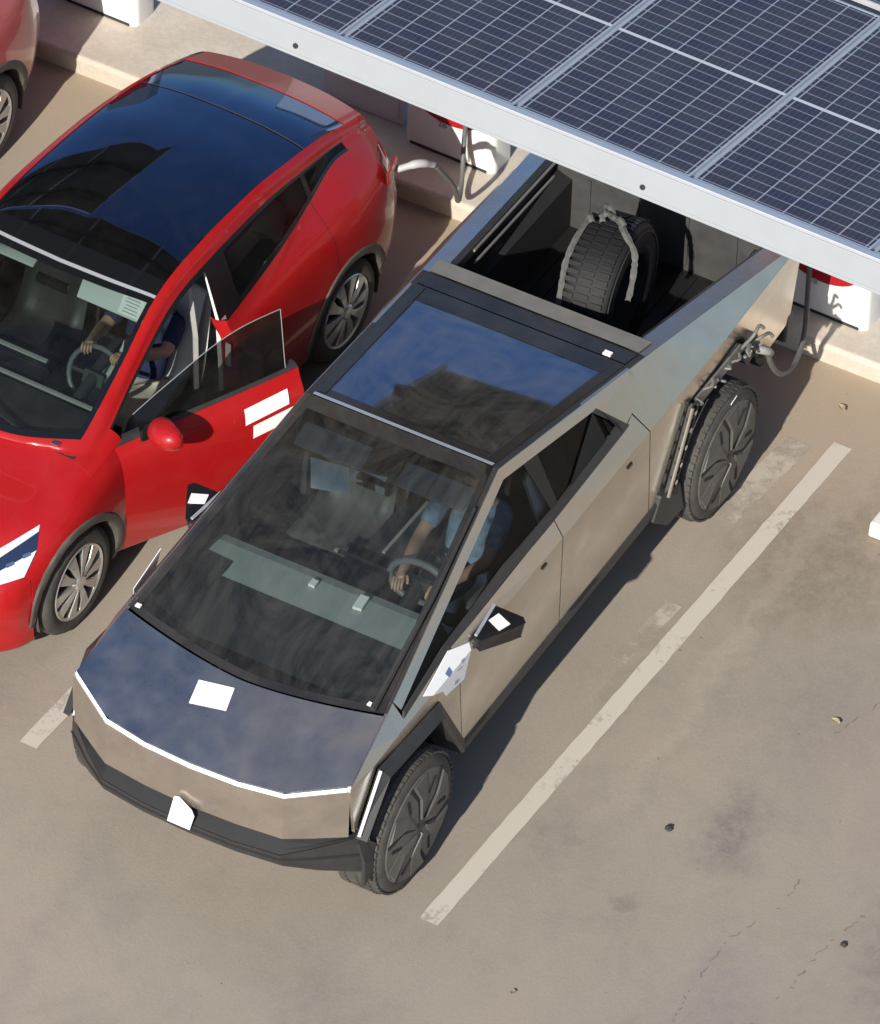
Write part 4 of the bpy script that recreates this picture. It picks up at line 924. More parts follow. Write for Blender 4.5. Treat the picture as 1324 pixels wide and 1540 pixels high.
# ------------------------------------------------------------------ rounded hatchback SUVs
AXF, AXR, WR = 1.445, -1.445, .35
def V3(x, *yz): return [(x if len(p) == 2 else p[0], *p[-2:]) for p in yz]
NET = [  # stations nose -> tail; v0 sill inner .. v9 roof centre, points (y,z) or (x,y,z)
 V3(1.87,(.78,.20),(.84,.21),(.885,.36),(.89,.52),(.865,.66),(1.95,.74,.745),(2.03,.63,.755),(2.10,.50,.755),(2.17,.27,.755),(2.20,0,.755)),
 V3(1.68,(.80,.20),(.875,.21),(.925,.40),(.935,.58),(.905,.755),(1.72,.81,.84),(1.76,.70,.875),(1.80,.55,.885),(1.83,.30,.89),(1.85,0,.895)),
 V3(1.445,(.82,.20),(.90,.22),(.945,.42),(.957,.64),(.93,.82),(.855,.915),(.74,.955),(.58,.97),(.30,.985),(0,.99)),
 V3(1.22,(.82,.20),(.89,.22),(.94,.42),(.957,.65),(.932,.86),(.865,.965),(.775,1.01),(.66,1.03),(1.26,.36,1.04),(1.27,0,1.045)),
 V3(1.00,(.82,.20),(.88,.22),(.935,.42),(.950,.66),(.928,.89),(.868,1.01),(1.01,.80,1.045),(1.09,.705,1.078),(1.25,.38,1.075),(1.30,0,1.075)),
 V3(.60,(.82,.20),(.88,.22),(.93,.42),(.945,.66),(.926,.91),(.862,1.045),(.59,.735,1.215),(.64,.668,1.265),(.76,.36,1.300),(.80,0,1.315)),
 V3(.26,(.82,.20),(.88,.22),(.93,.42),(.945,.66),(.925,.925),(.857,1.065),(.13,.690,1.405),(.17,.618,1.468),(.22,.34,1.505),(.24,0,1.515)),
 V3(-.24,(.82,.20),(.88,.22),(.93,.42),(.945,.67),(.922,.945),(.845,1.10),(-.28,.682,1.460),(-.29,.604,1.532),(-.30,.33,1.585),(-.31,0,1.602)),
 V3(-.90,(.82,.20),(.88,.22),(.935,.42),(.953,.68),(.915,.985),(.795,1.17),(.662,1.450),(.592,1.522),(.32,1.571),(0,1.586)),
 V3(-1.30,(.82,.20),(.89,.22),(.943,.42),(.960,.70),(.910,1.01),(.740,1.225),(.655,1.400),(.588,1.468),(.32,1.517),(0,1.532)),
 V3(-1.65,(.82,.22),(.885,.24),(.94,.42),(.955,.72),(.895,1.025),(.690,1.275),(.640,1.335),(.580,1.400),(.315,1.447),(0,1.461)),
 V3(-1.95,(.78,.26),(.83,.28),(.895,.44),(.915,.72),(.855,1.02),(.690,1.215),(.635,1.262),(.572,1.304),(.31,1.345),(0,1.358)),
 V3(-2.14,(.70,.30),(.74,.32),(.81,.48),(.835,.75),(.77,1.00),(.66,1.165),(-2.14,.615,1.205),(-2.16,.555,1.232),(-2.20,.30,1.248),(-2.215,0,1.252)),
]
NU = NV = 8
DENSE = catnet(NET, NU, NV)
UI = {'bumper':0,'fend':1,'axle':2,'hood':3,'cowl':4,'apil':5,'top':6,'bpil':7,'rdoor':8,'rwin':9,'tip':10,'hatch':11,'lip':12}
def patch(u0, u1, v0, v1):
    return [[DENSE[i][j] for j in range(int(v0*NV), int(v1*NV)+1)] for i in range(int(u0*NU), int(u1*NU)+1)]
def sgrid(rows, s): return rows if s > 0 else [[Vector((p.x,-p.y,p.z)) for p in r] for r in rows]
def arch_grid(mb, rows, s, cut=True):
    """add quads, trimming the round wheel openings and snapping the rim to a clean circle"""
    RA = .405; i0 = len(mb.v); n = len(rows[0]); pos = []
    for r in rows:
        for p in r:
            q = Vector(p); ins = 0
            for ax in (AXF, AXR):
                d = Vector((q.x-ax, q.z-WR)); 
                if d.length < RA: ins = 1; ctr = ax
            pos.append((q, ins))
    keep = []
    for a in range(len(rows)-1):
        for b in range(n-1):
            ids = [a*n+b, a*n+b+1, (a+1)*n+b+1, (a+1)*n+b]
            k = sum(pos[i][1] for i in ids)
            if cut and k == 4: continue
            keep.append(ids)
    for q, ins in pos:
        if ins and cut:
            ax = AXF if abs(q.x-AXF) < abs(q.x-AXR) else AXR; d = Vector((q.x-ax, q.z-WR)); d = d.normalized()*RA if d.length > 1e-4 else Vector((0, RA)); q = Vector((ax+d.x, q.y, WR+d.y))
        mb.v.append((q.x, s*q.y, q.z))
    mb.f += [tuple(i+i0 for i in ids) for ids in keep]
def suv(name, label, cat, group, paint, loc, rz, door_open, interior=True):
    t = empty(name, loc, rz); tag(t, label, cat, group); P_ = M[paint]
    mb = MB(); surf = []
    for s in (1,-1):
        od = door_open and s > 0
        m1 = MB(); arch_grid(m1, patch(0,4,0,5), s); m1.build('front_fender', P_, t, smooth=True, solid=.006)
        if not od:
            m1 = MB(); arch_grid(m1, patch(4,7,1,5), s); m1.build('front_door', P_, t, smooth=True, solid=.006)
        m1 = MB(); arch_grid(m1, patch(7,9,1,5), s); m1.build('rear_door', P_, t, smooth=True, solid=.006)
        m1 = MB(); arch_grid(m1, patch(9,12,0,5), s); arch_grid(m1, patch(10.5,12,5,7), s); m1.build('rear_quarter', P_, t, smooth=True, solid=.006)
        m1 = MB(); arch_grid(m1, patch(4,9,0,1), s); m1.build('sill', 'arch', t, smooth=True, solid=.006)
        m1 = MB(); m1.grid(sgrid(patch(3,10.5,6,7), s)); m1.grid(sgrid(patch(3,4.25,5,6), s)); m1.build('roof_rail', P_, t, smooth=True, solid=.012)
        # glass
        if not od: MB().grid(sgrid(patch(4.25,7,5,6), s)).build('side_window', 'side_glass', t, smooth=True)
        MB().grid(sgrid(patch(7.0,10.5,5,6), s)).build('side_window', 'privacy', t, smooth=True)
        m1 = MB()
        def thin(u0, u1, v0, v1): m1.grid([[q+Vector((0,.003,.002)) for q in r] if s > 0 else [Vector((q.x,-q.y-.003,q.z+.002)) for q in r] for r in patch(u0,u1,v0,v1)])
        if not od: thin(4.25,7,5,5.125)
        thin(7,10.5,5,5.125); thin(4.25,10.5,5.875,6); thin(6.875,7.25,5.125,5.875); thin(9.0,9.125,5.125,5.875)
        m1.build('window_trim', 'black_gloss', t, smooth=True)
        # door gaps as dark seams
        for u in ((7,9) if not od else (9,)):
            m1 = MB(); r0 = [DENSE[int(u*NU)][j] for j in range(NV, 5*NV+1)]; m1.grid(sgrid([[p+Vector((.002,.0040,.001)) for p in r0],[p+Vector((-.002,.0040,.001)) for p in r0]], s)); m1.build('door_seam', 'black_matte', t)
        # arch cladding ring and liner
        for ax in (AXF, AXR):
            m1 = MB(); rows = []; surf_y = lambda a, rr: None
            for k in range(33):
                a = R(-18+216*k/32); ring = []
                for rr, dy in ((.452,.002),(.445,.012),(.412,.014),(.395,.004),(.392,-.05),(.392,-.30)):
                    x, z = ax+rr*math.cos(a), WR+rr*math.sin(a); zz = max(z, .21)
                    y = yside(x, zz)+dy if dy > -.04 else yside(ax, .7)+dy
                    ring.append(Vector((x, s*y, max(z,.18))))
                rows.append(ring)
            m1.grid(rows); m1.build('arch_cladding', 'arch', t, smooth=True, angle=40)
            m1 = MB(); m1.lathe([(.40,-.32*s),(.0,-.32*s)], (ax, s*.93, WR), 24); m1.build('arch_liner', 'black_matte', t)
        suv_wheel(AXF, s, t); suv_wheel(AXR, s, t)
    full = lambda u0, u1, v0, v1: [sgrid([r], -1)[0]+[p for p in r[::-1]][1:] for r in patch(u0,u1,v0,v1)]
    hood = MB(); hood.grid(full(0,4,5,9)); hood.build('bonnet', P_, t, smooth=True, solid=.006)
    MB().grid(full(4,6,7,9)).build('windscreen', 'ws2', t, smooth=True)
    MB().grid(full(6,9.5,7,9)).build('roof_glass', 'roof_glass2', t, smooth=True)
    MB().grid(full(9.5,11.0,7,9)).build('rear_window', 'roof_glass2', t, smooth=True)
    MB().grid(full(11.0,12,7,9)).build('tailgate', P_, t, smooth=True, solid=.01)
    up = Vector((0,0,.004))
    m1 = MB(); rr = full(5.75,6.25,7,9); m1.grid([[p+up for p in r] for r in rr[1:]]); rr = full(4,4.25,7,9); m1.grid([[p+up for p in r] for r in rr[:2]])
    rr = full(4,6,7,7.25)
    for s in (1,-1): m1.grid(sgrid([[p+up for p in r[:2]] for r in patch(4,6,7,7.25)], s))
    m1.build('glass_border', 'frit_clean', t, smooth=True)
    m1 = MB(); rr = full(5.875,6.0,7,9); a, b = rr[-1], rr[-2]; m1.grid([[p+up*1.8 for p in a], [lerp(p,q,.35)+up*1.8 for p,q in zip(a,b)]]); m1.build('glass_seam', 'alu_bare', t)
    m1 = MB(); rr = full(9.375,9.5,7,9); a, b = rr[-1], rr[-2]; m1.grid([[p+up for p in a], [lerp(p,q,.22)+up for p,q in zip(a,b)]]); m1.build('hatch_seam', 'arch', t)
    # front bumper
    cols = [(1.87,.885),(1.98,.845),(2.09,.75),(2.18,.60),(2.245,.36),(2.27,.15),(2.275,0)]
    topc = [DENSE[0][k] for k in (int(4*NV),int(4.6*NV),int(5.2*NV),int(6.2*NV),int(7.6*NV),int(8.4*NV),int(9*NV))]
    net = []
    for (x, y), tp in zip(cols, topc):
        net.append([(x-.10,y*.95,.16),(x-.02,y,.20),(x,y*1.0,.36),(x+.0,y*1.0,.50),(lerp(x,tp.x,.35),lerp(y,tp.y,.35),.64),tuple(tp)])
    rows = catnet(net, 6, 6); bh = []
    for s in (1,-1): o = MB().grid(sgrid(rows, s)).build('front_bumper', P_, t, smooth=True, solid=.006)
    # rear face
    K = [NET[12][j] for j in (0,1,2,3,4,5,7)]; net = []
    for f_ in (0,.12,.35,.65,1):
        r = []
        for j, p in enumerate(K):
            xc = [-2.40,-2.42,-2.46,-2.45,-2.37,-2.26,-2.215][j]; zc = [.30,.32,.48,.75,1.0,1.14,1.252][j]
            y = p[1]*(1-f_); x = lerp(p[0], xc, 1-(1-f_)**2.2); r.append((x, y, lerp(p[2], zc, f_)))
        net.append(r)
    rows = catnet(net, 5, 5)
    for s in (1,-1): MB().grid(sgrid(rows, s)).build('rear_bumper', P_, t, smooth=True, solid=.006)
    # lamps as lens patches laid on the body
    V, F = [], []
    for s in (1,-1):
        for rws in (patch(0,12,0,9), catnet([[(p[0],p[1],p[2]) for p in r] for r in net],5,5)):
            k = len(V); n = len(rws[0]); V += [Vector((p.x, s*p.y, p.z)) for r in rws for p in r]; F += [(k+a*n+b, k+a*n+b+1, k+(a+1)*n+b+1, k+(a+1)*n+b) for a in range(len(rws)-1) for b in range(n-1)]
        net2 = []
        for (x, y), tp in zip(cols, topc): net2.append([(x-.10,y*.95,.16),(x-.02,y,.20),(x,y,.36),(x,y,.50),(lerp(x,tp.x,.35),lerp(y,tp.y,.35),.64),tuple(tp)])
        rws = catnet(net2,6,6); k = len(V); n = len(rws[0]); V += [Vector((p.x, s*p.y, p.z)) for r in rws for p in r]; F += [(k+a*n+b, k+a*n+b+1, k+(a+1)*n+b+1, k+(a+1)*n+b) for a in range(len(rws)-1) for b in range(n-1)]
    bv = BVHTree.FromPolygons(V, F)
    for s in (1,-1):
        D = Vector((-.55,-.55*s,-.62))
        def on(x, y, z): return (x, s*y, z)
        h = decal(bv, [on(1.635,.785,.875), on(2.03,.585,.765), on(2.08,.61,.715), on(1.70,.805,.815)], D, .006).build('headlight', 'lens', t, smooth=True)
        decal(bv, [on(1.665,.795,.85), on(2.06,.61,.72), on(2.09,.635,.675), on(1.76,.835,.755)], D, .009).build('reflector', 'lens_dark', h, smooth=True)
        decal(bv, [on(1.735,.825,.775), on(2.09,.635,.678), on(2.10,.65,.64), on(1.87,.83,.67)], D, .012).build('lamp_lens', 'lens', h, smooth=True)
        D = Vector((.75,-.35*s,-.35))
        decal(bv, [on(-2.02,.80,1.12), on(-2.30,.35,1.08), on(-2.30,.35,1.0), on(-2.05,.85,1.0)], D, .006).build('tail_lamp', 'tail_red', t, smooth=True)
        decal(bv, [on(-2.04,.62,1.245), on(-2.12,.55,1.235), on(-2.12,.60,1.20), on(-2.05,.66,1.195)], Vector((.35,-.3*s,-.85)), .006).build('lamp_corner', 'tail_red', t, smooth=True)
    for s in (1,-1):
        for (x_, y_, z_) in ((1.80,.80,.775),(1.89,.745,.745)):
            D = Vector((-.55,-.55*s,-.62)); b_ = .022; decal(bv, [(x_-b_, s*(y_+.012), z_+.012), (x_+b_, s*(y_-.012), z_+.008), (x_+b_, s*(y_-.006), z_-.018), (x_-b_, s*(y_+.016), z_-.012)], D, .015, 3).build('projector', 'chrome', t, smooth=True)
    # wipers, jets
    m1 = MB(); m1.tube([(1.22,.42,1.075),(1.13,.0,1.115),(1.16,-.35,1.10)], .010, 6); m1.build('wiper', 'black_plastic', t)
    m1 = MB(); m1.box((1.19,.60,1.075), (.03,.05,.012)); m1.build('washer_jet', 'chrome', t)
    # mirrors (the left one rides on the door)
    def mirror(s, par):
        bm = bmesh.new(); bmesh.ops.create_uvsphere(bm, u_segments=18, v_segments=12, radius=1)
        for v in bm.verts:
            x, y, z = v.co; v.co = Vector((.80+x*(.085 if x > 0 else .045), s*(1.035+y*s*.125), 1.055+z*(.085 if z < 0 else .078)+.02*(y*s)))
        me = bpy.data.meshes.new('mirror'); bm.to_mesh(me); bm.free(); me.materials.append(P_)
        for p in me.polygons: p.use_smooth = True
        o = bpy.data.objects.new('mirror', me); COL.objects.link(o); o.parent = par
        m1 = MB(); m1.box((.80,s*.92,1.0), (.07,.12,.035)); m1.build('mirror_foot', 'black_gloss', o, bevel=.01)
        m1 = MB(); m1.box((.754,s*1.035,1.057), (.004,.2,.12)); m1.build('mirror_glass', 'chrome', o)
    mirror(-1, t)
    if not door_open: mirror(1, t)
    if interior: cabin(t, door_open)
    # hollow body shell seen through the glass: dark lining
    m1 = MB()
    for s in (1,-1): m1.grid([[Vector((x,s*.80,z)) for x in (1.1,.3,-.4,-1.1,-1.9)] for z in (.24,.94)][::1 if not (door_open and s > 0) else 1] if not (door_open and s > 0) else [[Vector((x,s*.80,z)) for x in (-.26,-1.1,-1.9)] for z in (.24,.94)])
    m1.poly([(1.2,-.82,.24),(1.2,.82,.24),(-2.0,.82,.24),(-2.0,-.82,.24)]); m1.poly([(1.2,-.8,.24),(1.2,.8,.24),(1.2,.72,1.0),(1.2,-.72,1.0)]); m1.poly([(-2.05,-.75,.24),(-2.05,.75,.24),(-2.05,.6,1.18),(-2.05,-.6,1.18)])
    m1.grid([[Vector((x,y,z)) for y in (-.74,0,.74)] for x, z in ((-1.15,.95),(-2.05,.98))])
    m1.build('cabin_lining', 'trim_dark', t)
    return t
def yside(x, z):
    """outer y of the body side at (x,z) by scanning the dense lower net"""
    best = None
    us = [DENSE[i][3*NV].x for i in range(len(DENSE))]
    i = min(range(len(us)), key=lambda k: abs(us[k]-x)); r = DENSE[i]
    for j in range(NV, 5*NV):
        if r[j].z <= z <= r[j+1].z: return lerp(r[j].y, r[j+1].y, (z-r[j].z)/max(1e-5, r[j+1].z-r[j].z))
    return r[NV].y if z < r[NV].z else r[5*NV].y
def suv_wheel(x, s, par):
    wh = empty('wheel', (x, s*.925, WR)); wh.parent = par
    mb = MB(); prof = [(.235,-.012),(.25,-.002),(.29,.004),(.325,-.006),(.343,-.030),(.35,-.07),(.35,-.19),(.34,-.225),(.30,-.245),(.235,-.24)]
    mb.lathe([(r_, s*y_) for r_, y_ in prof], n=56); mb.build('tyre', 'rubber', wh, smooth=True, angle=40)
    mb = MB(); mb.lathe([(r_, s*y_) for r_, y_ in [(.248,-.004),(.242,.003),(.228,-.004),(.222,-.05),(.215,-.20)]], n=48)
    rim = mb.build('rim', 'alloy', wh, smooth=True, angle=30)
    mb = MB()
    def pol(a, r_, y_): return Vector((r_*math.cos(a), s*y_, r_*math.sin(a)))
    for k in range(5):
        a = k*2*math.pi/5+R(20)
        for sg in (1,-1):
            q = [pol(a+sg*.10,.045,.012), pol(a+sg*.62,.05,.006), pol(a+sg*.56,.225,-.004), pol(a+sg*.14,.232,.002)]
            q = [pol(a+sg*.06,.035,.012), pol(a+sg*.60,.06,.004), pol(a+sg*.50,.15,.002), pol(a+sg*.56,.232,-.006), pol(a+sg*.17,.234,-.002), pol(a+sg*.12,.12,.008)]
            mb.prism(q, (0,-s*.03,0))
    mb.build('spoke', 'alloy', rim, bevel=.004)
    mb = MB(); mb.lathe([(0,s*.020),(.04,s*.018),(.052,s*.008),(.06,-s*.01)], n=20); mb.build('hub_cap', 'alloy', rim, smooth=True, angle=30)
    mb = MB(); mb.lathe([(0,-s*.06),(.17,-s*.06),(.17,-s*.08),(.21,-s*.08),(.21,-s*.12),(0,-s*.12)], n=24); mb.build('brake_disc', 'dark_metal', rim)
def cabin(t, door_open):
    m1 = MB(); m1.grid([[Vector((x,y,z)) for y in (-.74,-.4,0,.4,.74)] for x, z in ((1.22,1.04),(1.0,1.02),(.78,.98),(.72,.92),(.72,.4))]); m1.build('dashboard', 'dash', t)
    m1 = MB(); m1.box((.715,0,.95), (.02,1.40,.03)); m1.build('dashboard_trim', 'trim_grey', t)
    m1 = MB(); m1.box((.62,-.02,.97), (.02,.36,.22), Euler((0,R(-10),0))); m1.build('touchscreen', 'screen', t, bevel=.006)
    m1 = MB(); m1.box((.63,-.02,1.085), (.025,.36,.012)); m1.build('screen_edge', 'trim_grey', t)
    m1 = MB(); m1.box((.80,-.22,1.0), (.04,.22,.012)); m1.build('dashboard_glint', 'headliner', t)  # pale strip standing in for a reflection along the dashboard
    m1 = MB(); c0 = Vector((.46,.38,.955)); tl = R(25); ring = []
    for k in range(25):
        a = k*2*math.pi/24; ring.append(c0+Vector((-.178*math.sin(a)*math.sin(tl)*-1*-1, .178*math.cos(a), .178*math.sin(a)*math.cos(tl))))
    m1.tube(ring, .017, 8, cap=False); sw = m1.build('steering_wheel', 'wheel_grey', t, smooth=True)
    m1 = MB(); m1.box(c0+Vector((.01,0,-.01)), (.05,.14,.09), Euler((0,R(-25),0))); m1.box(c0+Vector((.005,0,0)), (.02,.32,.03)); m1.tube([c0, c0+Vector((.25,0,-.06))], .04); m1.build('steering_hub', 'dash', sw, bevel=.01)
    m1 = MB(); m1.box((.2,0,.42), (1.0,.24,.30)); m1.build('console', 'dash', t, bevel=.03)
    seat(-.02, .38, 'seat_white', t, zb=.34); seat(-.02, -.38, 'seat_dark', t, zb=.34)
    seat(-.90, .36, 'seat_white', t, 'rear_seat', zb=.36, w=.55); seat(-.90, -.36, 'seat_dark', t, 'rear_seat', zb=.36, w=.55)
    m1 = MB(); m1.box((.235,.37,1.395), (.018,.46,.17), Euler((0,R(-38),0))); v_ = m1.build('sun_visor', 'headliner', t, bevel=.006)
    m1 = MB(); m1.box((.247,.50,1.392), (.004,.15,.12), Euler((0,R(-38),0))); lb = m1.build('visor_label', 'paper', v_)
    m1 = MB()
    for k in range(5): m1.box((.2505+.0*k,.50,1.392), (.003,.10-.01*(k % 3),.006), Euler((0,R(-38),0))); 
    m1.v = [(x+.0+(-math.sin(R(38)))*0, y, z) for x, y, z in m1.v]
    for k in range(5):
        off = (k-2)*.02
        for i in range(8): x, y, z = m1.v[k*8+i]; m1.v[k*8+i] = (x-off*math.sin(R(38))*1.0, y, z+off*math.cos(R(38)))
    m1.build('label_print', 'ink_grey', lb)
    m1 = MB(); m1.box((.215,-.37,1.435), (.15,.40,.018), Euler((0,R(22),0))); m1.build('sun_visor', 'headliner', t, bevel=.006)
    m1 = MB(); m1.box((.33,0,1.40), (.04,.22,.06)); m1.build('rear_view_mirror', 'black_gloss', t, bevel=.01)
    for s in (1,-1):
        m1 = MB(); m1.grid([[Vector((-.26,s*.665,1.43)),Vector((-.36,s*.66,1.45))],[Vector((-.22,s*.79,1.10)),Vector((-.36,s*.79,1.10))],[Vector((-.21,s*.82,.70)),Vector((-.36,s*.82,.70))],[Vector((-.20,s*.84,.28)),Vector((-.34,s*.84,.28))]]); m1.build('pillar_lining', 'seat_white', t, solid=.03)
    if door_open:
        lo = [DENSE[7*NU][j] for j in range(NV, 5*NV+1)]; m1 = MB(); m1.grid([[p+Vector((.004,-.004,0)) for p in lo],[p+Vector((.035,-.06,0)) for p in lo],[p+Vector((.02,-.11,0)) for p in lo]]); jb = m1.build('door_jamb', 'red', t, smooth=True)
        m1 = MB(); m1.poly([(-.197,.862,.80),(-.197,.902,.80),(-.197,.900,.97),(-.197,.862,.97)]); m1.build('jamb_label', 'paper', jb, solid=.003)
        m1 = MB(); m1.tube([(-.16,.62,1.38),(-.12,.70,1.0),(-.10,.72,.62)], .020, 4); m1.build('seat_belt', 'trim_grey', t)
        m1 = MB(); m1.box((.30,.84,.27), (1.25,.10,.10)); m1.build('door_sill', 'black_plastic', t, bevel=.01)
def open_door(t, ang, paint):
    """front left door: the same body sheet swung about its front hinge"""
    hx, hy = .985, .885; rot = Matrix.Translation((hx, hy, 0)) @ Matrix.Rotation(ang, 4, 'Z') @ Matrix.Translation((-hx, -hy, 0))
    def place(o):
        o.parent = D; o.matrix_local = Matrix.Identity(4)
    D = empty('front_door'); D.parent = t; D.matrix_local = rot
    MB().grid(patch(4,7,1,5)).build('door_skin', paint, D, smooth=True, solid=.006)
    r = patch(4,7,1,5)
    inn = [[Vector((p.x, p.y-.095 if j not in (0,len(q)-1) else p.y-.075, p.z)) for j, p in enumerate(q)] for q in r]
    MB().grid(inn).build('door_card', 'dash', D, smooth=True)
    m1 = MB(); m1.grid([[q[0] for q in r],[q[0] for q in inn]]); m1.grid([r[0], inn[0]]); m1.grid([r[-1], inn[-1]]); m1.build('door_edge', paint, D, smooth=True, angle=30)
    m1 = MB(); m1.grid([[q[-1]+Vector((0,0,.002)) for q in r],[lerp(q[-1], w_[-1], .3)+Vector((0,0,.010)) for q, w_ in zip(r, inn)],[w_[-1]+Vector((0,0,.004)) for w_ in inn],[w_[-1]+Vector((0,-.01,-.16)) for w_ in inn]]); m1.build('door_top', 'black_plastic', D, smooth=True, angle=50)
    MB().grid([[p+Vector((0,-.025,0)) for p in q] for q in patch(4.5,6.875,5,5.875)]).build('door_window', 'door_glass', D, smooth=True, solid=.004)
    m1 = MB(); q = patch(4.5,6.875,5,5.875)[-1]; m1.tube([p+Vector((0,-.025,0)) for p in q], .0035, 6); q = [w_[-1]+Vector((0,-.025,0)) for w_ in patch(4.5,6.875,5,5.875)]; m1.tube(q, .003, 6); m1.build('window_edge', 'galv', D)
    m1 = MB(); m1.box((.50,.80,.80), (.55,.07,.05)); m1.build('arm_rest', 'seat_white', D, bevel=.015)
    m1 = MB(); p = DENSE[int(6.3*NU)][int(4.1*NV)]; m1.box((p.x,p.y+.004,p.z), (.17,.01,.026)); m1.build('door_handle', paint, D, bevel=.006)
    # two white stickers on the outer skin near the trailing edge
    V, F = [], []; n = len(r[0]); V = [p for q in r for p in q]; F = [(a*n+b, a*n+b+1, (a+1)*n+b+1, (a+1)*n+b) for a in range(len(r)-1) for b in range(n-1)]; bv = BVHTree.FromPolygons(V, F)
    decal(bv, [(.16,1.2,.990),(-.135,1.2,1.020),(-.13,1.2,.930),(.165,1.2,.890)], (0,-1,0), .014).build('door_sticker', 'paper', D)
    decal(bv, [(.115,1.2,.870),(-.19,1.2,.910),(-.185,1.2,.820),(.12,1.2,.780)], (0,-1,0), .014).build('door_sticker', 'paper', D)
    bm = bmesh.new(); bmesh.ops.create_uvsphere(bm, u_segments=18, v_segments=12, radius=1)
    for v in bm.verts:
        x, y, z = v.co; v.co = Vector((.735+x*(.115 if x > 0 else .06), 1.045+y*.145, 1.155+z*(.10 if z < 0 else .09)+.02*y))
    me = bpy.data.meshes.new('mirror'); bm.to_mesh(me); bm.free(); me.materials.append(paint)
    for p in me.polygons: p.use_smooth = True
    o = bpy.data.objects.new('mirror', me); COL.objects.link(o); o.parent = D
    m1 = MB(); m1.box((.76,.925,1.085), (.07,.14,.035)); m1.box((.78,.885,1.05), (.10,.03,.08)); m1.build('mirror_foot', 'black_gloss', D, bevel=.01)
    return D
RC = suv('hatchback_car', 'glossy red hatchback with its driver door open beside the steel pickup', 'car', None, 'red', (-.44,-2.596,0), -.0302, True)
RD = open_door(RC, R(-27.5), M['red'])
DC = suv('hatchback_car', 'dusty faded red hatchback cut off by the left edge, only its tail in view', 'car', None, 'red_faded', (-.80,-5.39,0), -.025, False, False)
for o in (RC, DC): o['group'] = 'red hatchbacks plugged in nose out'
# red hatchback's charging flap and cable
fl = MB(); fl.box((-2.03,.87,1.03), (.16,.012,.11), Euler((0,R(12),R(14)))); fl.build('charge_flap', 'red', RC, bevel=.004)
def wl(x, y, z): q = Matrix.Translation((-.44,-2.596,0)) @ Matrix.Rotation(-.0302,4,'Z') @ Vector((x,y,z)); return q
t = empty('charging_cable', (-3.6,-1.9,.5)); tag(t, 'dark charging cable with a white handle plugged into the tail of the red car', 'cable')
P0 = wl(-2.10,.86,.985); P = [P0, P0+Vector((-.10,.10,.02)), P0+Vector((-.22,.14,-.06)), (-2.95,-1.52,.62), (-3.2,-1.62,.28), (-3.42,-1.72,.24), (-3.58,-1.80,.42), (-3.60,-1.80,.62)]
c = MB().tube(crspline([Vector(p)-t.location for p in P[2:]], 9), .016, 8).build('cord', 'cable', t, smooth=True)
c = MB().tube(crspline([Vector(p)-t.location for p in P[:3]], 6), [.022]*4+[.027]*5+[.02]*4, 10).build('plug', 'seat_plug', t, smooth=True)
# ------------------------------------------------------------------ people
def limb_mesh(name, chains, m, parent, sub=2):
    """skinned skeleton: chains of (x,y,z,r) sharing vertices by position"""
    V, E, Rr = [], [], []; idx = {}
    for ch in chains:
        last = None
        for p in ch:
            k = tuple(round(c, 4) for c in p[:3])
            if k not in idx: idx[k] = len(V); V.append(p[:3]); Rr.append(p[3] if isinstance(p[3], tuple) else (p[3], p[3]))
            if last is not None and last != idx[k]: E.append((last, idx[k]))
            last = idx[k]
    me = bpy.data.meshes.new(name); me.from_pydata(V, E, []); o = bpy.data.objects.new('tmp', me); COL.objects.link(o)
    md = o.modifiers.new('skin', 'SKIN'); md.use_smooth_shade = True
    for i, r_ in enumerate(Rr): me.skin_vertices[0].data[i].radius = r_; me.skin_vertices[0].data[i].use_root = (i == 0)
    q = o.modifiers.new('sub', 'SUBSURF'); q.levels = sub; q.render_levels = sub
    dg = bpy.context.evaluated_depsgraph_get(); m2 = bpy.data.meshes.new_from_object(o.evaluated_get(dg)); bpy.data.objects.remove(o)
    m2.name = name; m2.materials.clear(); m2.materials.append(M[m]); o = bpy.data.objects.new(name, m2); COL.objects.link(o); o.parent = parent
    for p in m2.polygons: p.use_smooth = True
    return o
def ball(name, c, rad, m, parent, cut=None):
    bm = bmesh.new(); bmesh.ops.create_uvsphere(bm, u_segments=20, v_segments=14, radius=1)
    for v in bm.verts: v.co = Vector((c[0]+v.co.x*rad[0], c[1]+v.co.y*rad[1], c[2]+v.co.z*rad[2]))
    if cut: bmesh.ops.delete(bm, geom=[v for v in bm.verts if cut(v.co)], context='VERTS')
    me = bpy.data.meshes.new(name); bm.to_mesh(me); bm.free(); me.materials.append(M[m])
    for p in me.polygons: p.use_smooth = True
    o = bpy.data.objects.new(name, me); COL.objects.link(o); o.parent = parent; return o
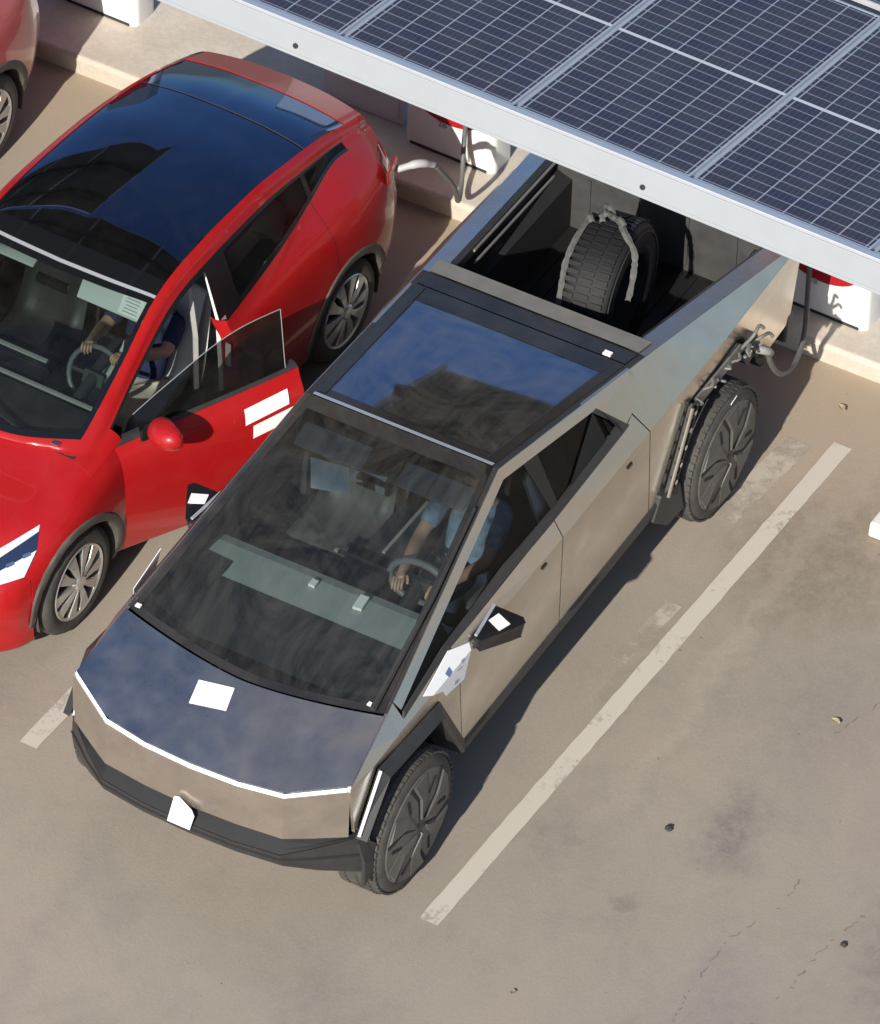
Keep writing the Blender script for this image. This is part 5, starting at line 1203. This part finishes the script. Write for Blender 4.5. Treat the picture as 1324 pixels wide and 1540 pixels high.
def seated(t, x, y, zs, hands, shirt, trousers, head_fwd=.0):
    """seated figure facing +X; zs = seat height at the hips, hands = two wrist targets (right, left)"""
    hip = Vector((x, y, zs+.10)); ch = hip+Vector((-.10,0,.34)); nk = ch+Vector((-.035,0,.19)); hd = nk+Vector((.03+head_fwd,0,.17))
    # one continuous skin: neck, head, arms with hands
    ch_ = []
    hn = [(*(nk-Vector((0,0,.07))),.06), (*nk,.055), (*(nk+Vector((.012+head_fwd*.4,0,.06))),.055), (*(hd-Vector((-.015,0,.045))),(.080,.070)), (*(hd+Vector((0,0,.03))),(.098,.078)), (*(hd+Vector((-.01,0,.085))),(.075,.062))]
    ch_.append(hn)
    fing = []
    for s, wr in zip((-1,1), hands):
        sh = nk+Vector((0,s*.185,-.075)); wr = Vector(wr); mid = (sh+wr)/2; el = mid+Vector((-.03,s*.06,-.10))
        fw = (wr-el).normalized(); kn = wr+fw*.075
        ch_.append([(*(nk-Vector((0,0,.07))),.06), (*sh,.052), (*lerp(sh,el,.5),.047), (*el,.042), (*lerp(el,wr,.4),.040), (*wr,.027), (*lerp(wr,kn,.5),(.036,.018)), (*kn,(.040,.016))])
        side_ = Vector((-fw.y, fw.x, 0)).normalized()
        for i, (o_, ln) in enumerate(((-.030,.062),(-.010,.072),(.010,.068),(.029,.054))):
            b0 = kn+side_*o_*.9; dn = Vector((0,0,-1)); b1 = b0+fw*ln*.45+dn*ln*.15; b2 = b1+fw*ln*.20+dn*ln*.45; b3 = b2-fw*ln*.15+dn*ln*.35
            fing.append([(*(b0-fw*.02),.010),(*b0,.0098),(*b1,.009),(*b2,.0082),(*b3,.007)])
        b0 = wr+fw*.02-side_*s*.030; fing.append([(*b0,.012),(*(b0+fw*.03-side_*s*.018+Vector((0,0,-.008))),.0105),(*(b0+fw*.055-side_*s*.020+Vector((0,0,-.028))),.0085)])
    body = limb_mesh('body', ch_, 'skin', t)
    for i, f_ in enumerate(fing):
        f_o = limb_mesh('finger' if i % 5 < 4 else 'thumb', [f_], 'skin', body, 1)
    # face
    m1 = MB(); m1.prism([(hd.x+.088,y-.013,hd.z-.022),(hd.x+.088,y+.013,hd.z-.022),(hd.x+.112,y,hd.z-.020),(hd.x+.088,y,hd.z+.028)], (.001,0,0)); m1.build('nose', 'skin', body)
    for s in (1,-1): ball('eye', (hd.x+.083,y+s*.032,hd.z+.022), (.012,.014,.009), 'hair', body); ball('ear', (hd.x-.0,y+s*.078,hd.z+.0), (.02,.01,.032), 'skin', body)
    ball('mouth', (hd.x+.084,y,hd.z-.052), (.010,.024,.006), 'tail_red', body)
    ball('hair', (hd.x-.012,y,hd.z+.042), (.103,.088,.092), 'hair', t, cut=lambda c: c.z < hd.z+.0 and c.x > hd.x-.05 or c.z < hd.z-.06)
    # clothes
    sh = []
    sh.append([(*hip,(.15,.115)), (*lerp(hip,ch,.5),(.155,.11)), (*ch,(.165,.115)), (*(nk-Vector((0,0,.085))),(.10,.075)), (*(nk-Vector((0,0,.035))),.062)])
    for s, wr in zip((-1,1), hands):
        s0 = nk+Vector((0,s*.185,-.075)); wr = Vector(wr); el = (s0+wr)/2+Vector((-.03,s*.06,-.10)); sh.append([(*(nk-Vector((0,0,.085))),(.10,.075)), (*s0,.068), (*lerp(s0,el,.55),.062), (*lerp(s0,el,.8),.060)])
    limb_mesh('shirt', sh, shirt, t)
    tr = []
    for s in (1,-1):
        kn = hip+Vector((.44,s*.13,.10)); an = kn+Vector((.17,s*.01,-.40)); tr.append([(*hip,(.15,.11)), (*(hip+Vector((.08,s*.09,-.005))),.092), (*lerp(hip,kn,.6),.078), (*kn,.062), (*lerp(kn,an,.4),.058), (*an,.045)])
        m1 = MB(); m1.box((an.x+.07,an.y,an.z-.05), (.25,.09,.08)); m1.build('shoe', 'dash', t, bevel=.02)
    limb_mesh('trousers', tr, trousers, t)
# the red car's driver: parent-free figure placed in the seat
MR = Matrix.Translation((-.44,-2.596,0)) @ Matrix.Rotation(-.0302,4,'Z')
t = empty('person'); t.matrix_world = MR; tag(t, 'person in a navy shirt and pale trousers sitting at the wheel of the red car', 'person', 'people at the wheel')
seated(t, -.02, .38, .46, [(.34,.27,1.09),(.33,.52,1.08)], 'navy', 'khaki')
M['checked'] = mat('blue_white_shirt_cloth', (.20,.27,.38), rough=.85, noise=.75, nscale=22)
t = empty('person', (0,0,0)); tag(t, 'person in a mottled blue and white shirt sitting at the wheel of the steel pickup', 'person', 'people at the wheel')
seated(t, .27, .40, .74, [(.76,.27,1.17),(.75,.53,1.17)], 'checked', 'denim')
